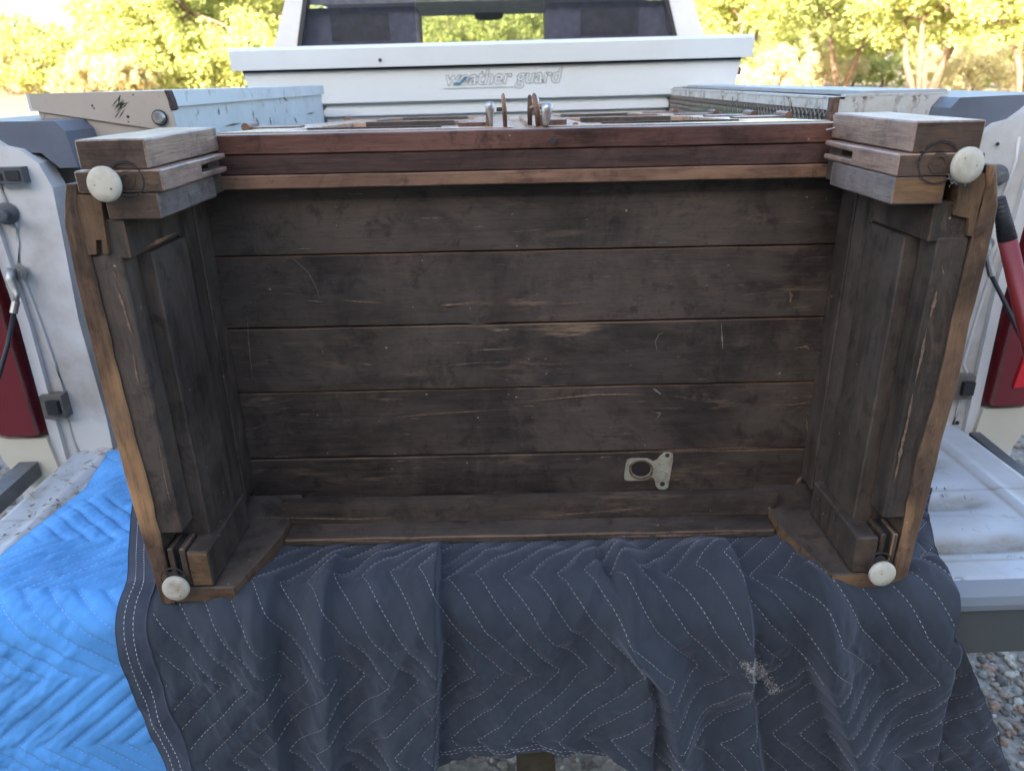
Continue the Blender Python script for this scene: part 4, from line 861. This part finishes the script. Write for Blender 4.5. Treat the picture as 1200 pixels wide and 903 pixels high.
def disp(X, s, navy=True):
    mid_ = 1-sstep(.29, .35, np.abs(X-.022)); on = np.maximum(sstep(S0-.05, S0+SA+.03, s), .75*mid_*sstep(S0-.105, S0-.02, s)) if navy else sstep(S0-.05, S0+SA+.03, s)
    amp = .22 + .78*on; d = np.zeros_like(X)
    if navy:
        for (ps, pxs), a, wl, wr in FP:
            xc = np.interp(s, ps, pxs); t = X-xc + .004*fbm(s*20, X*0+a*900, 5); d = d + a*saw(t, wl, wr)*amp*(.75+.5*vnoise(s*9, X*0+a*500, 3))
        wr_ = np.exp(-((s-(S0+SA+.055))/.05)**2); d = d + .008*wr_*fbm(X*46, s*12, 31) * 1.3
        rg = 1-np.abs(2*vnoise(X*13+s*5+1.5*vnoise(s*7, X*3, 4), s*4.5, 71)-1); d = d + .010*on*np.maximum(rg-.55, 0)*2 + .0025*on*(1-np.abs(2*vnoise(X*30-s*14, s*9, 72)-1))**3 + .022*on*fbm(X*9, s*6, 8) + .010*on*fbm(X*26+s*10, s*14, 12) + .02*np.exp(-((X-XLn(s))/.05)**2)*on + .007*np.exp(-((X-XLn(s))/.08)**2)
        fl_ = (1-sstep(S0-.09, S0-.05, s))*(1-sstep(.46, .52, np.abs(X-.022))); d = d*(1-.5*fl_)
    else:
        q = (1-sstep(-.62, -.50, X + .25*np.maximum(s-S0, 0)))
        d = d + (.022*fbm((X*.8+s*.7)*11, (X-s)*4, 40) + .009*fbm((X+s)*34, (X-s)*9, 43) + .003*fbm(X*50, s*50, 44) + .007)*q + .004*on
    p = phase(X, s, 1.0 if navy else 1.25); dist = np.abs(p-np.round(p))*SP*.68
    qa = sstep(.03, .05, X-XLn(s)) if navy else 1.0
    d = d + (.0034*(1-np.exp(-(dist/.0045)**2)) + .0012*fbm(X*110, s*80, 50))*qa + .0016*fbm(X*55+s*30, s*48, 53)*qa
    if not navy: d = .002 + (d-.002)*(.25+.75*sstep(.0, .05, X-XLb(s)))
    return np.maximum(d, 0) + .001
def point(X, s, navy, extra=0.0, lift=0.0):
    Y, Z = base_curve(s, disp(X, s, navy)+extra+lift); return np.stack([X, Y, Z], -1)
def sheet(name, XL, XR, SE, s0, navy, mat, nx, ns, parent, lift=0.0):
    """XL, XR: functions of s; SE: function of X; a thick cloth sheet"""
    u = np.linspace(0, 1, nx)[None, :]; v = np.linspace(0, 1, ns)[:, None]
    s = s0 + v*(.40+s0*0)*np.ones_like(u); X = XL(s)+(XR(s)-XL(s))*u; s = s0 + v*(SE(X)-s0); X = XL(s)+(XR(s)-XL(s))*u
    top = point(X, s, navy, 0, lift); bot = point(X, s, navy, -.006, lift); VV = np.concatenate([top.reshape(-1, 3), bot.reshape(-1, 3)])
    o = nx*ns; F = []
    for j in range(ns-1):
        for i in range(nx-1):
            a = j*nx+i; F.append((a, a+1, a+nx+1, a+nx))
    nF = len(F)
    for i in range(nx-1): F.append((i, i+1, o+i+1, o+i)); a = (ns-1)*nx+i; F.append((a+1, a, o+a, o+a+1))
    for j in range(ns-1): a = j*nx; F.append((a+nx, a, o+a, o+a+nx)); a = j*nx+nx-1; F.append((a, a+nx, o+a+nx, o+a))
    for j in range(0, ns-1, 1):
        for i in range(0, nx-1, 1): a = o+j*nx+i; F.append((a+nx, a+nx+1, a+1, a))
    me = bpy.data.meshes.new(name); me.from_pydata(VV.tolist(), [], F); me.validate()
    for p in me.polygons: p.use_smooth = True
    return link_mesh(name, me, parent, [mat])
def interp_px(pts):
    q = sorted([s_of(*p)[::-1] for p in pts]); a = np.array([t[0] for t in q]); b = np.array([t[1] for t in q]); return lambda s: np.interp(s, a, b)
def stitches(name, X_of, svals, inside, navy, mat, parent, lift=0.0, dash=.0055, gap=.0017, r=.00036, solid=False):
    """white thread laid on the surface as short tubes"""
    VV = []; FF = []; base = 0
    for curve in X_of:
        X, s = curve; P = point(X, s, navy, .0006, lift); seg = np.linalg.norm(np.diff(P, axis=0), axis=1); L = np.concatenate([[0], np.cumsum(seg)])
        if L[-1] < .01: continue
        t = 0.
        st = np.arange(0, L[-1]-dash, dash+gap)
        A = np.stack([np.interp(st, L, P[:, i]) for i in range(3)], 1); B = np.stack([np.interp(st+dash, L, P[:, i]) for i in range(3)], 1)
        Xa = np.interp(st, L, X); Sa = np.interp(st, L, s); ok = inside(Xa, Sa); A, B = A[ok], B[ok]
        Yc, Zc = base_curve(Sa[ok], np.zeros(ok.sum())); Yd, Zd = base_curve(Sa[ok], np.ones(ok.sum())); Nn = np.stack([np.zeros(ok.sum()), Yd-Yc, Zd-Zc], 1)
        D = B-A; D /= np.linalg.norm(D, axis=1, keepdims=True)+1e-9; W_ = np.cross(D, Nn); W_ /= np.linalg.norm(W_, axis=1, keepdims=True)+1e-9
        mid = (A+B)/2 + Nn*r*1.6; k = len(A)
        if not k: continue
        V_ = np.stack([A-Nn*r, mid+W_*r, mid+Nn*r*.8, mid-W_*r, B-Nn*r], 1).reshape(-1, 3); VV.append(V_)
        idx = (np.arange(k)*5+base)[:, None]
        FF.append(np.concatenate([idx+np.array([q]) for q in ((0, 1, 2), (0, 2, 3), (4, 2, 1), (4, 3, 2))])); base += k*5
    me = bpy.data.meshes.new(name); me.from_pydata(np.concatenate(VV).tolist(), [], np.concatenate(FF).tolist()); o = link_mesh(name, me, parent, [mat]); o['kind'] = 'stuff'; return o
def quilt_curves(x0, x1, s0, s1, navy):
    out = []; s = np.arange(s0, s1, .0015); kk = 1.0 if navy else 1.25
    for k in range(int(x0/SP)-3, int(x1/SP)+4):
        X = k*SP + AMP*kk*tri((s+.02)/PER)
        for _ in range(4): X = k*SP + AMP*kk*tri((s+.02)/PER) - .012*fbm(X*4, s*4, 21)
        out.append((X, s))
    return out
# blue blanket, lying flat under the navy one and hanging over the left of the tailgate
XLb = interp_px([(134, 520), (100, 573), (0, 652), (-90, 730), (-120, 903)]); XRb = lambda s: np.full_like(s, -.38) - .1*np.clip(s-.3, 0, 1)
SEb = lambda X: .86 + .05*np.sin(X*9)
ORB = Vector((-.6, .95, TOPZ)); bb = empty('moving_blanket', ORB, 'bright blue quilted moving blanket hanging over the left side of the tailgate', 'blanket')
sheet('cloth', XLb, XRb, SEb, .05, False, BLUE, 220, 300, bb, -.002)
stitches('stitching', quilt_curves(-.95, -.36, .05, .9, False), None, lambda X, s: (X > XLb(s)+.004) & (X < XRb(s)-.004) & (s < SEb(X)-.01), False, THREADB, bb, -.002)
# navy blanket
XLn = interp_px([(164, 560), (157, 612), (154, 660), (154, 700), (162, 760), (190, 820), (238, 903), (272, 960)])
XRn = interp_px([(1096, 560), (1086, 600), (1094, 640), (1098, 690), (1116, 740), (1142, 810), (1172, 903), (1188, 960)])
Xc_, _s = s_of(600, 889)
_s -= .046
SEn = lambda X: np.minimum(_s + 1.35*(X-Xc_)**2 + .004, _s + .13 + .02*np.sin(X*12))
bn = empty('moving_blanket', (0.022, .95, TOPZ), 'dark navy quilted moving blanket with white zigzag stitching under the cabinet', 'blanket')
sheet('cloth', XLn, XRn, SEn, .25, True, NAVY, 560, 320, bn, .004)
ins = lambda X, s: (X > XLn(s)+.040) & (X < XRn(s)-.004) & (s < SEn(X)-.02)
stitches('stitching', quilt_curves(-.62, .86, .25, .9, True), None, ins, True, THREAD, bn, .004)
# binding along its left and bottom edges, with two rows of stitching
WB = .036
sheet('binding', lambda s: XLn(s)-.002, lambda s: XLn(s)+WB, SEn, .26, True, NAVY2, 16, 300, bn, .0065)
sv = np.arange(.26, .9, .0015)
stitches('binding_stitching', [(XLn(sv)+.010, sv), (XLn(sv)+.021, sv)], None, lambda X, s: s < SEn(X)-.004, True, THREAD, bn, .0065, .0058, .0012, .0006)
xv = np.arange(-.55, .72, .0015)
stitches('binding_stitching', [(xv, SEn(xv)-.008), (xv, SEn(xv)-.014)], None, lambda X, s: (X > XLn(s)+.02) & (X < XRn(s)-.01), True, THREAD, bn, .004)
# torn batting tuft
bm = bmesh.new(); r_ = random.Random(3)
for k in range(900):
    t = r_.random(); px = 862+42*t+r_.gauss(0, 4.5); py = 745+52*t+r_.gauss(0, 3); X_, s_ = s_of(px, py); P = point(np.array([X_]), np.array([s_]), True, .001, .004)[0]
    d = Vector((r_.gauss(0, 1), r_.gauss(-.3, .5), r_.gauss(0, 1))).normalized()*.006; e = Vector((r_.gauss(0, 1), 0, r_.gauss(0, 1))).normalized()*.0005; p = Vector(P)
    bm.faces.new([bm.verts.new(q) for q in (p-e, p+e, p+d*r_.uniform(.3, 1))])
o = obj('batting_tuft', bm, FLUFF, bn); o['kind'] = 'stuff'

bm = bmesh.new(); r_ = random.Random(4)
for k in range(160):
    p = atY(1112+22*r_.random()+r_.gauss(0, 2), 204+10*r_.random()+r_.gauss(0, 1.5), .793); d = Vector((r_.gauss(0, 1), r_.gauss(-.3, .4), r_.gauss(0, 1))).normalized()*.004; e = Vector((d.z, 0, -d.x)).normalized()*.0003
    bm.faces.new([bm.verts.new(q) for q in (p-e, p+e, p+d)])
o = cp('lint', bm, FLUFF); o['kind'] = 'stuff'
# dry leaf litter and twigs on the tailgate
bm = bmesh.new(); r_ = random.Random(9)
for k in range(260):
    if k < 150: X_, Y_ = r_.uniform(.57, .85), r_.choice((.965, 1.06, .868, 1.0))+r_.gauss(0, .012)
    elif k < 190: X_, Y_ = r_.gauss(.68, .04), .963+r_.gauss(0, .007)
    else: X_, Y_ = r_.uniform(-.83, -.74), r_.uniform(.95, 1.3)
    if Y_ < .83: continue
    z = float(tgz(np.array([X_]), np.array([Y_]))[0])+.0012; a = r_.random()*6.28; L = r_.uniform(.002, .011) if r_.random() < .7 else r_.uniform(.01, .022); w_ = .0006 if L > .009 else r_.uniform(.0007, .0025)
    d = Vector((math.cos(a), math.sin(a), r_.uniform(-.05, .15)))*L; e = Vector((-math.sin(a), math.cos(a), .2))*w_; p = Vector((X_, Y_, z))
    bm.faces.new([bm.verts.new(q) for q in (p-d, p+e, p+d, p-e)])
o = obj('leaf_litter', bm, plain('dry_leaf', (.17, .12, .075), .9, 0, .5, 200), kind='stuff'); tag(o, 'dry leaf bits and twigs scattered on the bare ribs of the tailgate', 'leaf litter')
